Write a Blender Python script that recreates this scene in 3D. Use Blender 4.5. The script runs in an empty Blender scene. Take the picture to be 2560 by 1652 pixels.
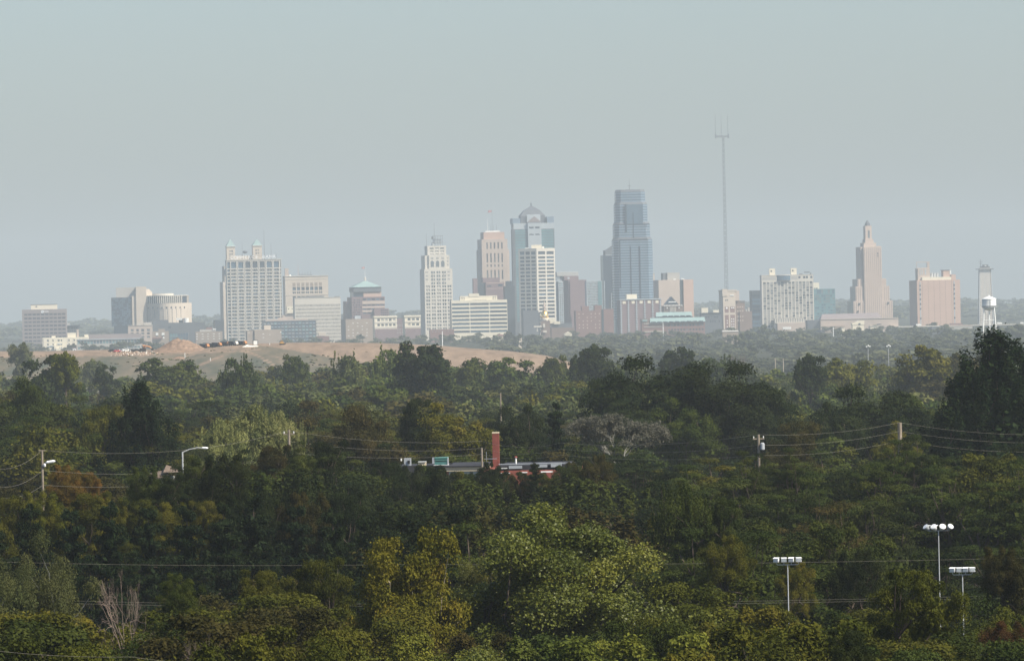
import bpy, math, random
import numpy as np

S = bpy.context.scene
COL = S.collection
R = random.Random(11)
rad = math.radians

# ------------------------------------------------------------------ camera
A = 6.2e-5            # radians per photograph pixel (long lens, about 9 degrees across)
CZ = 100.0            # height of the viewpoint
HX, HY = 1280.0, 790.0   # where the level line of sight meets the photograph
ROLL = rad(1.2)       # the photograph hangs slightly to one side
cd = bpy.data.cameras.new('camera')
cam = bpy.data.objects.new('camera', cd)
COL.objects.link(cam)
S.camera = cam
cd.sensor_width = 36
cd.lens = 36 / (2560 * A)
cd.clip_start = 1
cd.clip_end = 90000
cd.shift_y = -(826 - HY) / 2560
cam.location = (0, 0, CZ)
cam.rotation_mode = 'QUATERNION'
from mathutils import Matrix
cam.rotation_quaternion = (Matrix.Rotation(math.pi / 2, 3, 'X') @ Matrix.Rotation(-ROLL, 3, 'Z')).to_quaternion()

# ------------------------------------------------------------------ light
SUN_EL, SUN_AZ = rad(46), rad(60)
sdx, sdy = math.sin(SUN_AZ), -math.cos(SUN_AZ)
w = bpy.data.worlds.new('World')
S.world = w
w.use_nodes = True
wn = w.node_tree
sky = wn.nodes.new('ShaderNodeTexSky')
sky.sky_type = 'NISHITA'
sky.sun_disc = False
sky.sun_elevation = SUN_EL
sky.sun_rotation = math.atan2(sdx, sdy)
sky.air_density = 1.0
sky.dust_density = 1.5
sky.ozone_density = 4.5
wn.links.new(sky.outputs[0], wn.nodes['Background'].inputs[0])
wn.nodes['Background'].inputs[1].default_value = 0.0945
sl = bpy.data.lights.new('sun', 'SUN')
sl.energy = 5.0
sl.angle = rad(0.5)
sl.color = (1, 0.92, 0.78)
so = bpy.data.objects.new('sun', sl)
COL.objects.link(so)
so.rotation_euler = (math.pi / 2 - SUN_EL, 0, math.atan2(sdy, sdx) + math.pi / 2)
so.location = (0, 0, 380)
S.view_settings.view_transform = 'Standard'
S.view_settings.look = 'None'
S.view_settings.exposure = 0.62
S.view_settings.gamma = 1
S.view_settings.use_curve_mapping = False
S.render.engine = 'CYCLES'
S.cycles.volume_bounces = 1
S.cycles.max_bounces = 6
S.cycles.diffuse_bounces = 2
S.cycles.glossy_bounces = 2
S.cycles.transmission_bounces = 4
S.cycles.use_denoising = True
HAZE_DENSITY = 7.2e-5


def level(px, py):
    """photograph pixel -> offset from the level line of sight, in pixels, roll taken out"""
    a, b = px - HX, py - HY
    return a * math.cos(ROLL) - b * math.sin(ROLL), a * math.sin(ROLL) + b * math.cos(ROLL)


def P(px, py, d):
    u, v = level(px, py)
    return (u * A * d, d, CZ - v * A * d)


def project(x, y, z):
    u, v = x / (A * y), (CZ - z) / (A * y)
    return HX + u * math.cos(ROLL) + v * math.sin(ROLL), HY - u * math.sin(ROLL) + v * math.cos(ROLL)


# ------------------------------------------------------------------ helpers
MATS = {}


def mat(name, col, rough=0.8, spec=0.3, var=0.12, scale=0.15, metal=0.0, emit=None):
    if name in MATS:
        return MATS[name]
    m = bpy.data.materials.new(name)
    m.use_nodes = True
    nt = m.node_tree
    b = nt.nodes['Principled BSDF']
    b.inputs['Roughness'].default_value = rough
    b.inputs['Specular IOR Level'].default_value = spec
    b.inputs['Metallic'].default_value = metal
    tc = nt.nodes.new('ShaderNodeTexCoord')
    nz = nt.nodes.new('ShaderNodeTexNoise')
    nz.inputs['Scale'].default_value = scale
    nz.inputs['Detail'].default_value = 5
    nz.inputs['Roughness'].default_value = 0.65
    mr = nt.nodes.new('ShaderNodeMapRange')
    mr.inputs[1].default_value = 0.3
    mr.inputs[2].default_value = 0.7
    mr.inputs[3].default_value = 1 - var
    mr.inputs[4].default_value = 1 + var
    mx = nt.nodes.new('ShaderNodeMix')
    mx.data_type = 'RGBA'
    mx.blend_type = 'MULTIPLY'
    mx.inputs[0].default_value = 1
    mx.inputs[6].default_value = (*col, 1)
    nt.links.new(tc.outputs['Object'], nz.inputs['Vector'])
    nt.links.new(nz.outputs[0], mr.inputs[0])
    nt.links.new(mr.outputs[0], mx.inputs[7])
    nt.links.new(mx.outputs[2], b.inputs['Base Color'])
    MATS[name] = m
    return m


def tag(o, label=None, cat=None, group=None, kind=None):
    if label:
        o['label'] = label
    if cat:
        o['category'] = cat
    if group:
        o['group'] = group
    if kind:
        o['kind'] = kind
    return o


def empty(name, loc, rz=0.0):
    o = bpy.data.objects.new(name, None)
    COL.objects.link(o)
    o.empty_display_size = 0.5
    o.location = loc
    o.rotation_euler = (0, 0, rz)
    return o


class MB:
    def __init__(s):
        s.v, s.f, s.m = [], [], []

    def add(s, vs, fs, mi=0):
        n = len(s.v)
        s.v += vs
        s.f += [tuple(i + n for i in f) for f in fs]
        s.m += [mi] * len(fs)
        return s

    def box(s, x0, x1, y0, y1, z0, z1, mi=0):
        return s.add([(x0, y0, z0), (x1, y0, z0), (x1, y1, z0), (x0, y1, z0), (x0, y0, z1), (x1, y0, z1), (x1, y1, z1), (x0, y1, z1)],
                     [(3, 2, 1, 0), (4, 5, 6, 7), (0, 1, 5, 4), (1, 2, 6, 5), (2, 3, 7, 6), (3, 0, 4, 7)], mi)

    def prism(s, pts, z0, z1, mi=0, k=1.0, c=None):
        """pts counter-clockwise; the top ring is scaled by k about c"""
        n = len(pts)
        c = c or (sum(p[0] for p in pts) / n, sum(p[1] for p in pts) / n)
        top = [(c[0] + (p[0] - c[0]) * k, c[1] + (p[1] - c[1]) * k) for p in pts]
        vs = [(p[0], p[1], z0) for p in pts] + [(p[0], p[1], z1) for p in top]
        fs = [tuple(range(n - 1, -1, -1)), tuple(range(n, 2 * n))] + [(i, (i + 1) % n, n + (i + 1) % n, n + i) for i in range(n)]
        return s.add(vs, fs, mi)

    def frustum(s, x0, x1, y0, y1, z0, z1, k=0.02, mi=0):
        return s.prism([(x0, y0), (x1, y0), (x1, y1), (x0, y1)], z0, z1, mi, k)

    def cyl(s, cx, cy, r, z0, z1, n=12, mi=0, k=1.0):
        return s.prism([(cx + r * math.cos(6.28318 * i / n), cy + r * math.sin(6.28318 * i / n)) for i in range(n)], z0, z1, mi, k)

    def tube(s, pts, rs, n=5, mi=0):
        pts = [np.array(p, float) for p in pts]
        if not hasattr(rs, '__len__'):
            rs = [rs] * len(pts)
        vs, fs = [], []
        for i, p in enumerate(pts):
            t = pts[min(i + 1, len(pts) - 1)] - pts[max(i - 1, 0)]
            t = t / (np.linalg.norm(t) + 1e-9)
            a = np.cross(t, (0.0, 0.0, 1.0) if abs(t[2]) < 0.9 else (1.0, 0.0, 0.0))
            a /= np.linalg.norm(a) + 1e-9
            b = np.cross(t, a)
            for j in range(n):
                q = p + rs[i] * (math.cos(6.28318 * j / n) * a + math.sin(6.28318 * j / n) * b)
                vs.append(tuple(q))
        for i in range(len(pts) - 1):
            for j in range(n):
                k = (j + 1) % n
                fs.append((i * n + j, (i + 1) * n + j, (i + 1) * n + k, i * n + k))
        fs.append(tuple(range(n)))
        fs.append(tuple(range(len(pts) * n - 1, (len(pts) - 1) * n - 1, -1)))
        return s.add(vs, fs, mi)

    def lathe(s, cx, cy, prof, n=16, mi=0):
        vs, fs = [], []
        for r, z in prof:
            for j in range(n):
                a = 6.28318 * j / n
                vs.append((cx + r * math.cos(a), cy + r * math.sin(a), z))
        for i in range(len(prof) - 1):
            for j in range(n):
                k = (j + 1) % n
                fs.append((i * n + j, i * n + k, (i + 1) * n + k, (i + 1) * n + j))
        fs.append(tuple(range(n - 1, -1, -1)))
        fs.append(tuple(range((len(prof) - 1) * n, len(prof) * n)))
        return s.add(vs, fs, mi)

    def mesh(s, name, mats):
        me = bpy.data.meshes.new(name)
        me.from_pydata(s.v, [], s.f)
        for m in (mats if isinstance(mats, (list, tuple)) else [mats]):
            me.materials.append(m)
        if any(s.m):
            me.polygons.foreach_set('material_index', s.m)
        me.update()
        return me

    def build(s, name, mats, parent=None, loc=(0, 0, 0), smooth=False, kind=None):
        me = s.mesh(name, mats)
        if smooth:
            me.polygons.foreach_set('use_smooth', [True] * len(me.polygons))
        o = bpy.data.objects.new(name, me)
        COL.objects.link(o)
        o.parent = parent
        o.location = loc
        if kind:
            o['kind'] = kind
        return o


def iv(a, b, n, frac, off=0.5):
    """n intervals between a and b, each FRAC of its cell"""
    c = (b - a) / n
    return [(a + c * i + c * (1 - frac) * off, a + c * i + c * (1 - frac) * off + c * frac) for i in range(n)]


# ------------------------------------------------------------------ ground
GT = [(-900, 92), (-60, 96), (40, 95), (120, 80), (220, 75), (350, 74), (470, 72), (580, 74), (640, 77), (720, 75), (900, 73), (1300, 69),
      (2000, 66), (2700, 61), (3300, 57), (4500, 57), (5500, 60), (6500, 66), (7500, 69.5), (9500, 71), (11000, 74), (12500, 88), (14500, 100),
      (17000, 104), (21000, 100), (25000, 97)]
GX, GZ = [a for a, b in GT], [b for a, b in GT]


def ground(x, y):
    x, y = np.asarray(x, float), np.asarray(y, float)
    z = np.interp(y, GX, GZ)
    f = np.clip((y - 200) / 400, 0, 1)
    z = z + f * (1.2 * np.sin(x / 61 + y / 83) + 0.9 * np.sin(x / 37 - y / 131 + 2))
    h = np.clip((y - 10500) / 2500, 0, 1)
    return z + h * (7 * np.sin(x / 610 + 1.1) + 4 * np.sin(x / 270 + y / 900) - 3)


def G(x, y):
    return float(ground(x, y))


def grid_mesh(name, X, Y, Z, m, attrs=None):
    ny, nx = X.shape
    co = np.stack([X, Y, Z], -1).reshape(-1, 3).astype(np.float32)
    i = np.arange((ny - 1) * (nx - 1))
    a = (i // (nx - 1)) * nx + i % (nx - 1)
    q = np.stack([a, a + 1, a + nx + 1, a + nx], -1)
    me = quad_mesh(name, co, q, m, attrs)
    me.polygons.foreach_set('use_smooth', np.ones(len(q), bool))
    o = bpy.data.objects.new(name, me)
    COL.objects.link(o)
    return o


def quad_mesh(name, co, q, m, attrs=None):
    me = bpy.data.meshes.new(name)
    me.vertices.add(len(co))
    me.vertices.foreach_set('co', np.ascontiguousarray(co, np.float32).ravel())
    me.loops.add(q.size)
    me.loops.foreach_set('vertex_index', np.ascontiguousarray(q, np.int32).ravel())
    me.polygons.add(len(q))
    me.polygons.foreach_set('loop_start', np.arange(0, q.size, 4, dtype=np.int32))
    for k, v in (attrs or {}).items():
        at = me.attributes.new(k, 'FLOAT', 'POINT')
        at.data.foreach_set('value', np.ascontiguousarray(v, np.float32).ravel())
    me.update(calc_edges=True)
    me.validate()
    for x in (m if isinstance(m, (list, tuple)) else [m]):
        me.materials.append(x)
    return me


m_ground = mat('dark undergrowth soil', (0.035, 0.036, 0.018), 0.95, 0.1, 0.45, 0.05)
ys = np.concatenate([np.linspace(-700, 200, 12), np.geomspace(240, 24800, 90)])
xs = np.linspace(-1, 1, 61)
YY = np.repeat(ys[:, None], 61, 1)
XX = xs[None, :] * np.clip(YY * 0.32, 300, 8500)
gr = grid_mesh('ground', XX, YY, ground(XX, YY), m_ground)
tag(gr, kind='structure')


def curve(pts):
    a, b = [p[0] for p in pts], [p[1] for p in pts]
    return lambda x: np.interp(x, a, b)


# the bare earth mound between the woods and the city
crest_py = curve([(-250, 886), (0, 884), (150, 881), (330, 879), (480, 874), (560, 865), (620, 862), (740, 860), (920, 862), (1060, 868), (1160, 876), (1270, 884), (1370, 896), (1480, 925), (1600, 985)])
MND = 3300.0


def mound(x, y):
    px = HX + x / (A * MND)
    for _ in range(2):
        pass
    cp = crest_py(px)
    v = (px - HX) * math.sin(ROLL) + (cp - HY)
    zc = CZ - v * A * MND
    t = np.clip((MND - y) / 560, 0, 1)
    front = zc - 27 * t - 5 * np.clip(t * 4, 0, 1) * 0.35
    bk = np.clip((y - 3620) / 350, 0, 1)
    z = np.where(y < MND, front, zc - 0.6 * np.sin((y - MND) / 60) ** 2 - 32 * bk ** 1.5)
    return z + 0.5 * np.sin(x / 23 + y / 41) * np.clip(t * 5, 0, 1) + 0.35 * np.sin(x / 9.5 - y / 17) * np.clip(t * 5, 0.1, 1)


def MZ(x, y):
    return float(mound(np.array(x), np.array(y)))


my = np.concatenate([np.linspace(2740, 3290, 60), np.linspace(3300, 3980, 26)])
mxs = np.linspace(-330, 70, 170)
MX, MY = np.meshgrid(mxs, my)
MZZ = mound(MX, MY)
PX, PY = project(MX, MY, MZZ)
below = PY - crest_py(PX)
bare = np.clip(1 - np.abs(below - 6) / 14, 0, 1) * 0.8
bare = np.where(PX > 640, np.clip((PX - 640 - (below - 4) * 6.0) / 40, 0, 1), bare)
bare = np.maximum(bare, np.clip(1 - np.abs((below - 22) - (PX - 420) * -0.12) / 5, 0, 1) * 0.6 * (PX < 560) * (PX > 330))


def seg(a, b, wd, k=1.0):
    a, b = np.array(a, float), np.array(b, float)
    t = np.clip(((PX - a[0]) * (b[0] - a[0]) + (PY - a[1]) * (b[1] - a[1])) / ((b - a) @ (b - a)), 0, 1)
    dd = np.hypot(PX - a[0] - t * (b[0] - a[0]), (PY - a[1] - t * (b[1] - a[1])) * 1.6)
    return np.clip(1.4 - dd / wd, 0, 1) * k


for s_ in [((600, 866), (612, 878), 8), ((590, 878), (500, 881), 3), ((500, 881), (380, 884), 2.5), ((614, 878), (650, 892), 5), ((650, 892), (690, 916), 5), ((622, 872), (664, 876), 2), ((660, 882), (708, 898), 3), ((555, 890), (500, 912), 5), ((-200, 888), (330, 884), 6)]:
    bare = np.maximum(bare, seg(*s_))
bare = np.where(MY > 3295, 0.85, bare)
mm = bpy.data.materials.new('earth and dry grass')
mm.use_nodes = True
nt = mm.node_tree
pb = nt.nodes['Principled BSDF']
pb.inputs['Roughness'].default_value = 0.95
pb.inputs['Specular IOR Level'].default_value = 0.1
at = nt.nodes.new('ShaderNodeAttribute')
at.attribute_name = 'bare'
tc = nt.nodes.new('ShaderNodeTexCoord')


def noise(scale, detail=6, sc=(1, 1, 1), src='Object'):
    mp = nt.nodes.new('ShaderNodeMapping')
    mp.inputs['Scale'].default_value = sc
    n = nt.nodes.new('ShaderNodeTexNoise')
    n.inputs['Scale'].default_value = scale
    n.inputs['Detail'].default_value = detail
    n.inputs['Roughness'].default_value = 0.7
    nt.links.new(tc.outputs[src], mp.inputs[0])
    nt.links.new(mp.outputs[0], n.inputs['Vector'])
    return n


def mixc(f, a, b):
    x = nt.nodes.new('ShaderNodeMix')
    x.data_type = 'RGBA'
    for k, val in ((0, f), (6, a), (7, b)):
        if hasattr(val, 'links'):
            nt.links.new(val, x.inputs[k])
        else:
            x.inputs[k].default_value = (*val, 1) if k > 0 else val
    return x.outputs[2]


def ramp(src, lo, hi):
    r = nt.nodes.new('ShaderNodeMapRange')
    r.inputs[1].default_value = lo
    r.inputs[2].default_value = hi
    nt.links.new(src, r.inputs[0])
    return r.outputs[0]


n1 = noise(0.05, 10, (1, 0.16, 1))
n2 = noise(0.16, 10, (1, 0.12, 1))
grass = mixc(ramp(n1.outputs[0], 0.38, 0.6), (0.06, 0.07, 0.048), (0.155, 0.125, 0.085))
soil = mixc(ramp(n2.outputs[0], 0.35, 0.65), (0.16, 0.117, 0.082), (0.275, 0.198, 0.138))
ad = nt.nodes.new('ShaderNodeMath')
ad.operation = 'ADD'
nt.links.new(at.outputs['Fac'], ad.inputs[0])
md = nt.nodes.new('ShaderNodeMath')
md.operation = 'MULTIPLY_ADD'
nt.links.new(n2.outputs[0], md.inputs[0])
md.inputs[1].default_value = 1.2
md.inputs[2].default_value = -0.6
nt.links.new(md.outputs[0], ad.inputs[1])
nt.links.new(mixc(ramp(ad.outputs[0], 0.35, 0.7), grass, soil), pb.inputs['Base Color'])
mo = grid_mesh('earth_mound', MX, MY, MZZ, mm, {'bare': bare})
tag(mo, kind='structure')

rng = np.random.default_rng(3)
wv_, wq_ = [], []
for i in range(1500):
    x, y = rng.uniform(-260, 60), rng.uniform(2860, 3295)
    px, py = project(x, y, MZ(x, y))
    if px > 640 + (py - crest_py(px)) * 6 and rng.random() < 0.93:
        continue
    if math.sin(x / 17 + 2 * math.sin(y / 60)) + rng.normal() * .6 < 0.2:
        continue
    z, s_ = MZ(x, y), rng.uniform(0.25, 0.95)
    for k in range(4):
        a_ = rng.random() * 6.283
        d_ = np.array([math.cos(a_), math.sin(a_), 0]) * s_
        u_ = np.array([rng.normal() * .2, rng.normal() * .2, rng.uniform(.4, .9)]) * s_
        c_ = np.array([x, y, z]) + rng.normal(size=3) * np.array([.5, .5, 0]) * s_
        n0 = len(wv_)
        wv_ += [c_ - d_, c_ + d_ * .9, c_ + d_ * .6 + u_, c_ - d_ * .7 + u_ * .8]
        wq_.append((n0, n0 + 1, n0 + 2, n0 + 3))
wm0 = quad_mesh('weeds', np.array(wv_), np.array(wq_), mat('dry weeds', (0.075, 0.075, 0.035), 0.95, 0.1, 0.5, 0.04))
wo = bpy.data.objects.new('weeds', wm0)
COL.objects.link(wo)
tag(wo, 'weeds and low scrub scattered over the mound slope', 'weeds', None, 'stuff')

# ------------------------------------------------------------------ trees
def leaf_mat(name, rough=0.5, spec=0.35, trans=0.25, lo=0.55, hi=1.5):
    m = bpy.data.materials.new(name)
    m.use_nodes = True
    t = m.node_tree
    b = t.nodes['Principled BSDF']
    b.inputs['Roughness'].default_value = rough
    b.inputs['Specular IOR Level'].default_value = spec
    oi = t.nodes.new('ShaderNodeObjectInfo')
    a = t.nodes.new('ShaderNodeAttribute')
    a.attribute_name = 'tint'
    r = t.nodes.new('ShaderNodeMapRange')
    r.inputs[3].default_value = lo
    r.inputs[4].default_value = hi
    t.links.new(a.outputs['Fac'], r.inputs[0])
    h = t.nodes.new('ShaderNodeMapRange')
    h.inputs[3].default_value = 0.525
    h.inputs[4].default_value = 0.475
    t.links.new(a.outputs['Fac'], h.inputs[0])
    hs = t.nodes.new('ShaderNodeHueSaturation')
    t.links.new(oi.outputs['Color'], hs.inputs['Color'])
    t.links.new(r.outputs[0], hs.inputs['Value'])
    t.links.new(h.outputs[0], hs.inputs['Hue'])
    t.links.new(hs.outputs[0], b.inputs['Base Color'])
    tr = t.nodes.new('ShaderNodeBsdfTranslucent')
    t.links.new(hs.outputs[0], tr.inputs[0])
    mx = t.nodes.new('ShaderNodeMixShader')
    mx.inputs[0].default_value = trans
    t.links.new(b.outputs[0], mx.inputs[1])
    t.links.new(tr.outputs[0], mx.inputs[2])
    t.links.new(mx.outputs[0], t.nodes['Material Output'].inputs[0])
    return m


m_leaf = leaf_mat('broad leaf', 0.65, 0.05, 0.22)
m_glossleaf = leaf_mat('glossy leaf', 0.45, 0.2, 0.25, 0.5, 1.6)
m_needle = leaf_mat('pine needle', 0.7, 0.05, 0.12, 0.6, 1.5)
m_bark = mat('grey brown bark', (0.075, 0.058, 0.045), 0.95, 0.1, 0.4, 2.0)
m_pale = mat('pale mottled bark', (0.29, 0.25, 0.19), 0.85, 0.1, 0.45, 1.6)
m_dead = mat('bare weathered wood', (0.17, 0.13, 0.105), 0.9, 0.1, 0.3, 2.0)
m_silver = mat('silver grey bark', (0.17, 0.168, 0.15), 0.9, 0.1, 0.3, 2.0)


def nrm(v):
    return v / (np.linalg.norm(v, axis=-1, keepdims=True) + 1e-9)


def leaves(rng, C, RAD, n, size, aspect=0.65, up=0.5, outw=0.7, jit=0.7, shell=3.2, low=-0.25):
    """leaf-shaped quads scattered through the clumps C (radii RAD)"""
    k = np.repeat(np.arange(len(C)), n)
    d = nrm(rng.normal(size=(len(k), 3)))
    bad = (d[:, 2] < low) & (rng.random(len(k)) < 0.75)
    d[bad, 2] *= -1
    r = rng.random(len(k)) ** (1 / shell)
    r = r * (1 + 0.22 * rng.normal(size=len(k)) * (rng.random(len(k)) < 0.18))
    V = nrm(rng.normal(size=(len(C), 8, 3)))
    bump = np.zeros(len(k))
    for j in range(8):
        bump = np.maximum(bump, (d * V[k, j]).sum(1))
    r = r * (0.55 + 0.62 * np.clip(bump, 0, 1) ** 2.5)
    p = C[k] + d * r[:, None] * RAD[k]
    nn = nrm(d * outw + np.array([0, 0, up]) + rng.normal(size=d.shape) * jit)
    t = nrm(np.cross(nn, rng.normal(size=d.shape)))
    b = np.cross(nn, t)
    s = size * (0.65 + 0.7 * rng.random(len(k)))[:, None]
    L, W = t * s * 0.5, b * s * 0.5 * aspect
    co = np.stack([p - L, p - W * 0.9 + L * 0.1, p + L, p + W * 0.9 + L * 0.1], 1).reshape(-1, 3)
    lob = rng.random(len(C))
    tint = np.clip(0.62 * lob[k] + 0.38 * rng.random(len(k)), 0, 1)
    return co, np.repeat(tint, 4)


def leaf_mesh(name, parts, m):
    co = np.concatenate([p[0] for p in parts])
    ti = np.concatenate([p[1] for p in parts])
    q = np.arange(len(co)).reshape(-1, 4)
    return quad_mesh(name, co, q, m, {'tint': ti})


def limbs(rng, W, H, C, nlimb=7, r0=0.03, fork=0.32, sides=5, twig=True, bend=0.12):
    """trunk, limbs and branches that end in the clumps C"""
    mb = MB()
    rt = r0 * H
    top = fork * H
    wob = rng.normal(size=2) * 0.02 * H
    tp = [(0, 0, -1.3 * H), (0, 0, -0.1 * H), (wob[0] * 0.3, wob[1] * 0.3, top * 0.4), (wob[0], wob[1], top)]
    mb.tube(tp, [rt * 1.5, rt * 1.2, rt, rt * 0.85], sides + 2)
    order = rng.permutation(len(C))
    ends = [C[i] for i in order[:nlimb]]
    mids = []
    for e in ends:
        s = np.array([wob[0] * .8, wob[1] * .8, top * rng.uniform(0.8, 1.0)])
        m1 = s + (e - s) * 0.35 + np.array([0, 0, 0.06 * H]) + rng.normal(size=3) * bend * 0.3 * W
        m2 = s + (e - s) * 0.7 + rng.normal(size=3) * bend * 0.3 * W
        mb.tube([s, m1, m2, e], [rt * 0.62, rt * 0.42, rt * 0.24, rt * 0.08], sides)
        mids += [m1, m2]
    if twig:
        M = np.array(mids)
        for i in order[nlimb:]:
            j = np.argmin(np.linalg.norm(M - C[i] + np.array([0, 0, 0.1 * H]), axis=1))
            s = M[j]
            m1 = s + (C[i] - s) * 0.5 + rng.normal(size=3) * bend * 0.25 * W + np.array([0, 0, 0.02 * H])
            mb.tube([s, m1, C[i]], [rt * 0.22, rt * 0.13, rt * 0.04], max(3, sides - 1))
    return mb


def dome(rng, W, H, n, z0=0.25, z1=0.96, shell=2.6, sep=0.0, top=0.5):
    """clump centres inside a rounded crown"""
    out = []
    zc, hz = (z0 + z1) / 2 * H, (z1 - z0) / 2 * H
    tries = 0
    ph = rng.random(3) * 6.28
    while len(out) < n and tries < 4000:
        tries += 1
        d = nrm(rng.normal(size=3))
        if d[2] < -0.2 and rng.random() < top:
            d[2] *= -1
        lump = 1 + 0.16 * math.sin(3 * math.atan2(d[1], d[0]) + ph[0]) + 0.1 * math.sin(5 * math.atan2(d[1], d[0]) + 4 * d[2] + ph[1])
        p = np.array([0, 0, zc]) + d * rng.random() ** (1 / shell) * np.array([W / 2, W / 2, hz]) * 0.86 * lump
        if sep and any(np.linalg.norm(p - q) < sep for q in out):
            continue
        out.append(p)
    return np.array(out)


PROTO = {}


def proto(key, name, W, H, crown, trunk, cm, tm):
    me = crown or trunk
    co = np.empty(len(me.vertices) * 3, np.float32)
    me.vertices.foreach_get('co', co)
    co = co.reshape(-1, 3)
    PROTO[key] = dict(name=name, W=float(np.percentile(co[:, 0], 99) - np.percentile(co[:, 0], 1)), H=float(np.percentile(co[:, 2], 99.6)), crown=crown, trunk=trunk)


def broad(key, name, seed, W, H, nl, per, size, m, tm=None, z0=0.2, lr=(0.11, 0.19), flat=0.8, fill=220, fsize=None, sides=5, shell=2.6, aspect=0.65, up=0.5, jit=0.7, nlimb=7, fork=0.3, r0=0.026, twig=True, top=0.5):
    rng = np.random.default_rng(seed)
    C = dome(rng, W, H, nl, z0, 0.95, shell, sep=0.085 * W, top=top)
    rr = rng.uniform(*lr, len(C)) * W
    RAD = np.stack([rr, rr, rr * flat], -1)
    parts = [leaves(rng, C, RAD, per, size, aspect, up, 0.75, jit * 0.9)]
    if fill:
        core = dome(rng, W * 0.72, H, 10, z0 + 0.08, 0.8, 1.6)
        cr = np.full(len(core), 0.15 * W)
        parts.append(leaves(rng, core, np.stack([cr, cr, cr], -1), fill, fsize or size * 2.2, 0.8, 0.4, 0.4, 1.0, 1.5))
    cm = leaf_mesh('crown', parts, m)
    tb = limbs(rng, W, H, C, nlimb, r0, fork, sides, twig)
    proto(key, name, W, H, cm, tb.mesh('trunk', tm or m_bark), m, tm)


def spiky(key, name, seed, W, H, size, per=260, m=None, tm=None):
    rng = np.random.default_rng(seed)
    C = dome(rng, W, H * 0.9, 36, 0.2, 0.95, 2.6, 0.08 * W)
    rr = rng.uniform(0.10, 0.16, len(C)) * W
    RAD = np.stack([rr, rr, rr * 0.9], -1)
    sh = dome(rng, W * 1.0, H * 0.92, 90, 0.25, 1.0, 6.0)
    sh = sh[sh[:, 2] > 0.3 * H]
    sr = np.stack([np.full(len(sh), 0.022 * W), np.full(len(sh), 0.022 * W), rng.uniform(0.05, 0.10, len(sh)) * H], -1)
    parts = [leaves(rng, C, RAD, per, size, 0.6, 0.6, 0.6, 0.7), leaves(rng, sh, sr, per // 4, size * 0.9, 0.6, 0.5, 0.8, 0.6, 2.0, -1)]
    core = dome(rng, W * 0.7, H, 10, 0.3, 0.8, 1.6)
    cr = np.full(len(core), 0.15 * W)
    parts.append(leaves(rng, core, np.stack([cr, cr, cr], -1), 200, size * 2.2, 0.8, 0.4, 0.4, 1.0, 1.5))
    proto(key, name, W, H, leaf_mesh('crown', parts, m or m_leaf), limbs(rng, W, H, C, 7, 0.024, 0.28).mesh('trunk', tm or m_bark), m, tm)


def pine(key, name, seed, W, H, size, per=70, tiers=13):
    rng = np.random.default_rng(seed)
    C, RD, mb = [], [], MB()
    mb.tube([(0, 0, -0.8 * H), (0, 0, H * 0.5), (0, 0, H * 0.98)], [H * 0.02, H * 0.014, H * 0.003], 6)
    for i in range(tiers):
        f = 0.10 + 0.88 * i / (tiers - 1)
        L = W / 2 * (1 - f) ** 0.75 * 1.02 + 0.06 * W
        nb = 7 if f < 0.75 else 5
        for j in range(nb):
            a = 6.283 * (j + rng.random() * 0.7) / nb + i * 0.7
            l = L * rng.uniform(0.75, 1.12)
            z = f * H + rng.normal() * 0.012 * H
            dx, dy = math.cos(a), math.sin(a)
            e = (dx * l, dy * l, z + 0.10 * l)
            mb.tube([(0, 0, z), (dx * l * .5, dy * l * .5, z - 0.03 * l), e], [H * 0.006, H * 0.004, H * 0.001], 3)
            for k in (0.45, 0.72, 0.98):
                C.append((dx * l * k, dy * l * k, z + (0.10 * k * k - 0.02) * l))
                RD.append((0.19 * L + 0.02 * W, 0.19 * L + 0.02 * W, 0.026 * H))
    C, RD = np.array(C), np.array(RD)
    parts = [leaves(rng, C, RD, per, size, 0.3, 0.75, 0.35, 0.6, 2.0, -1)]
    zc = np.linspace(0.15, 0.85, 9) * H
    core = np.stack([0 * zc, 0 * zc, zc], -1)
    cr = W * 0.3 * (1 - zc / H) ** 0.8
    parts.append(leaves(rng, core, np.stack([cr, cr, cr * 0 + 0.07 * H], -1), 130, size * 2.0, 0.6, 0.4, 0.4, 1.0, 1.6))
    proto(key, name, W, H, leaf_mesh('crown', parts, m_needle), mb.mesh('trunk', m_bark), None, None)


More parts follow.
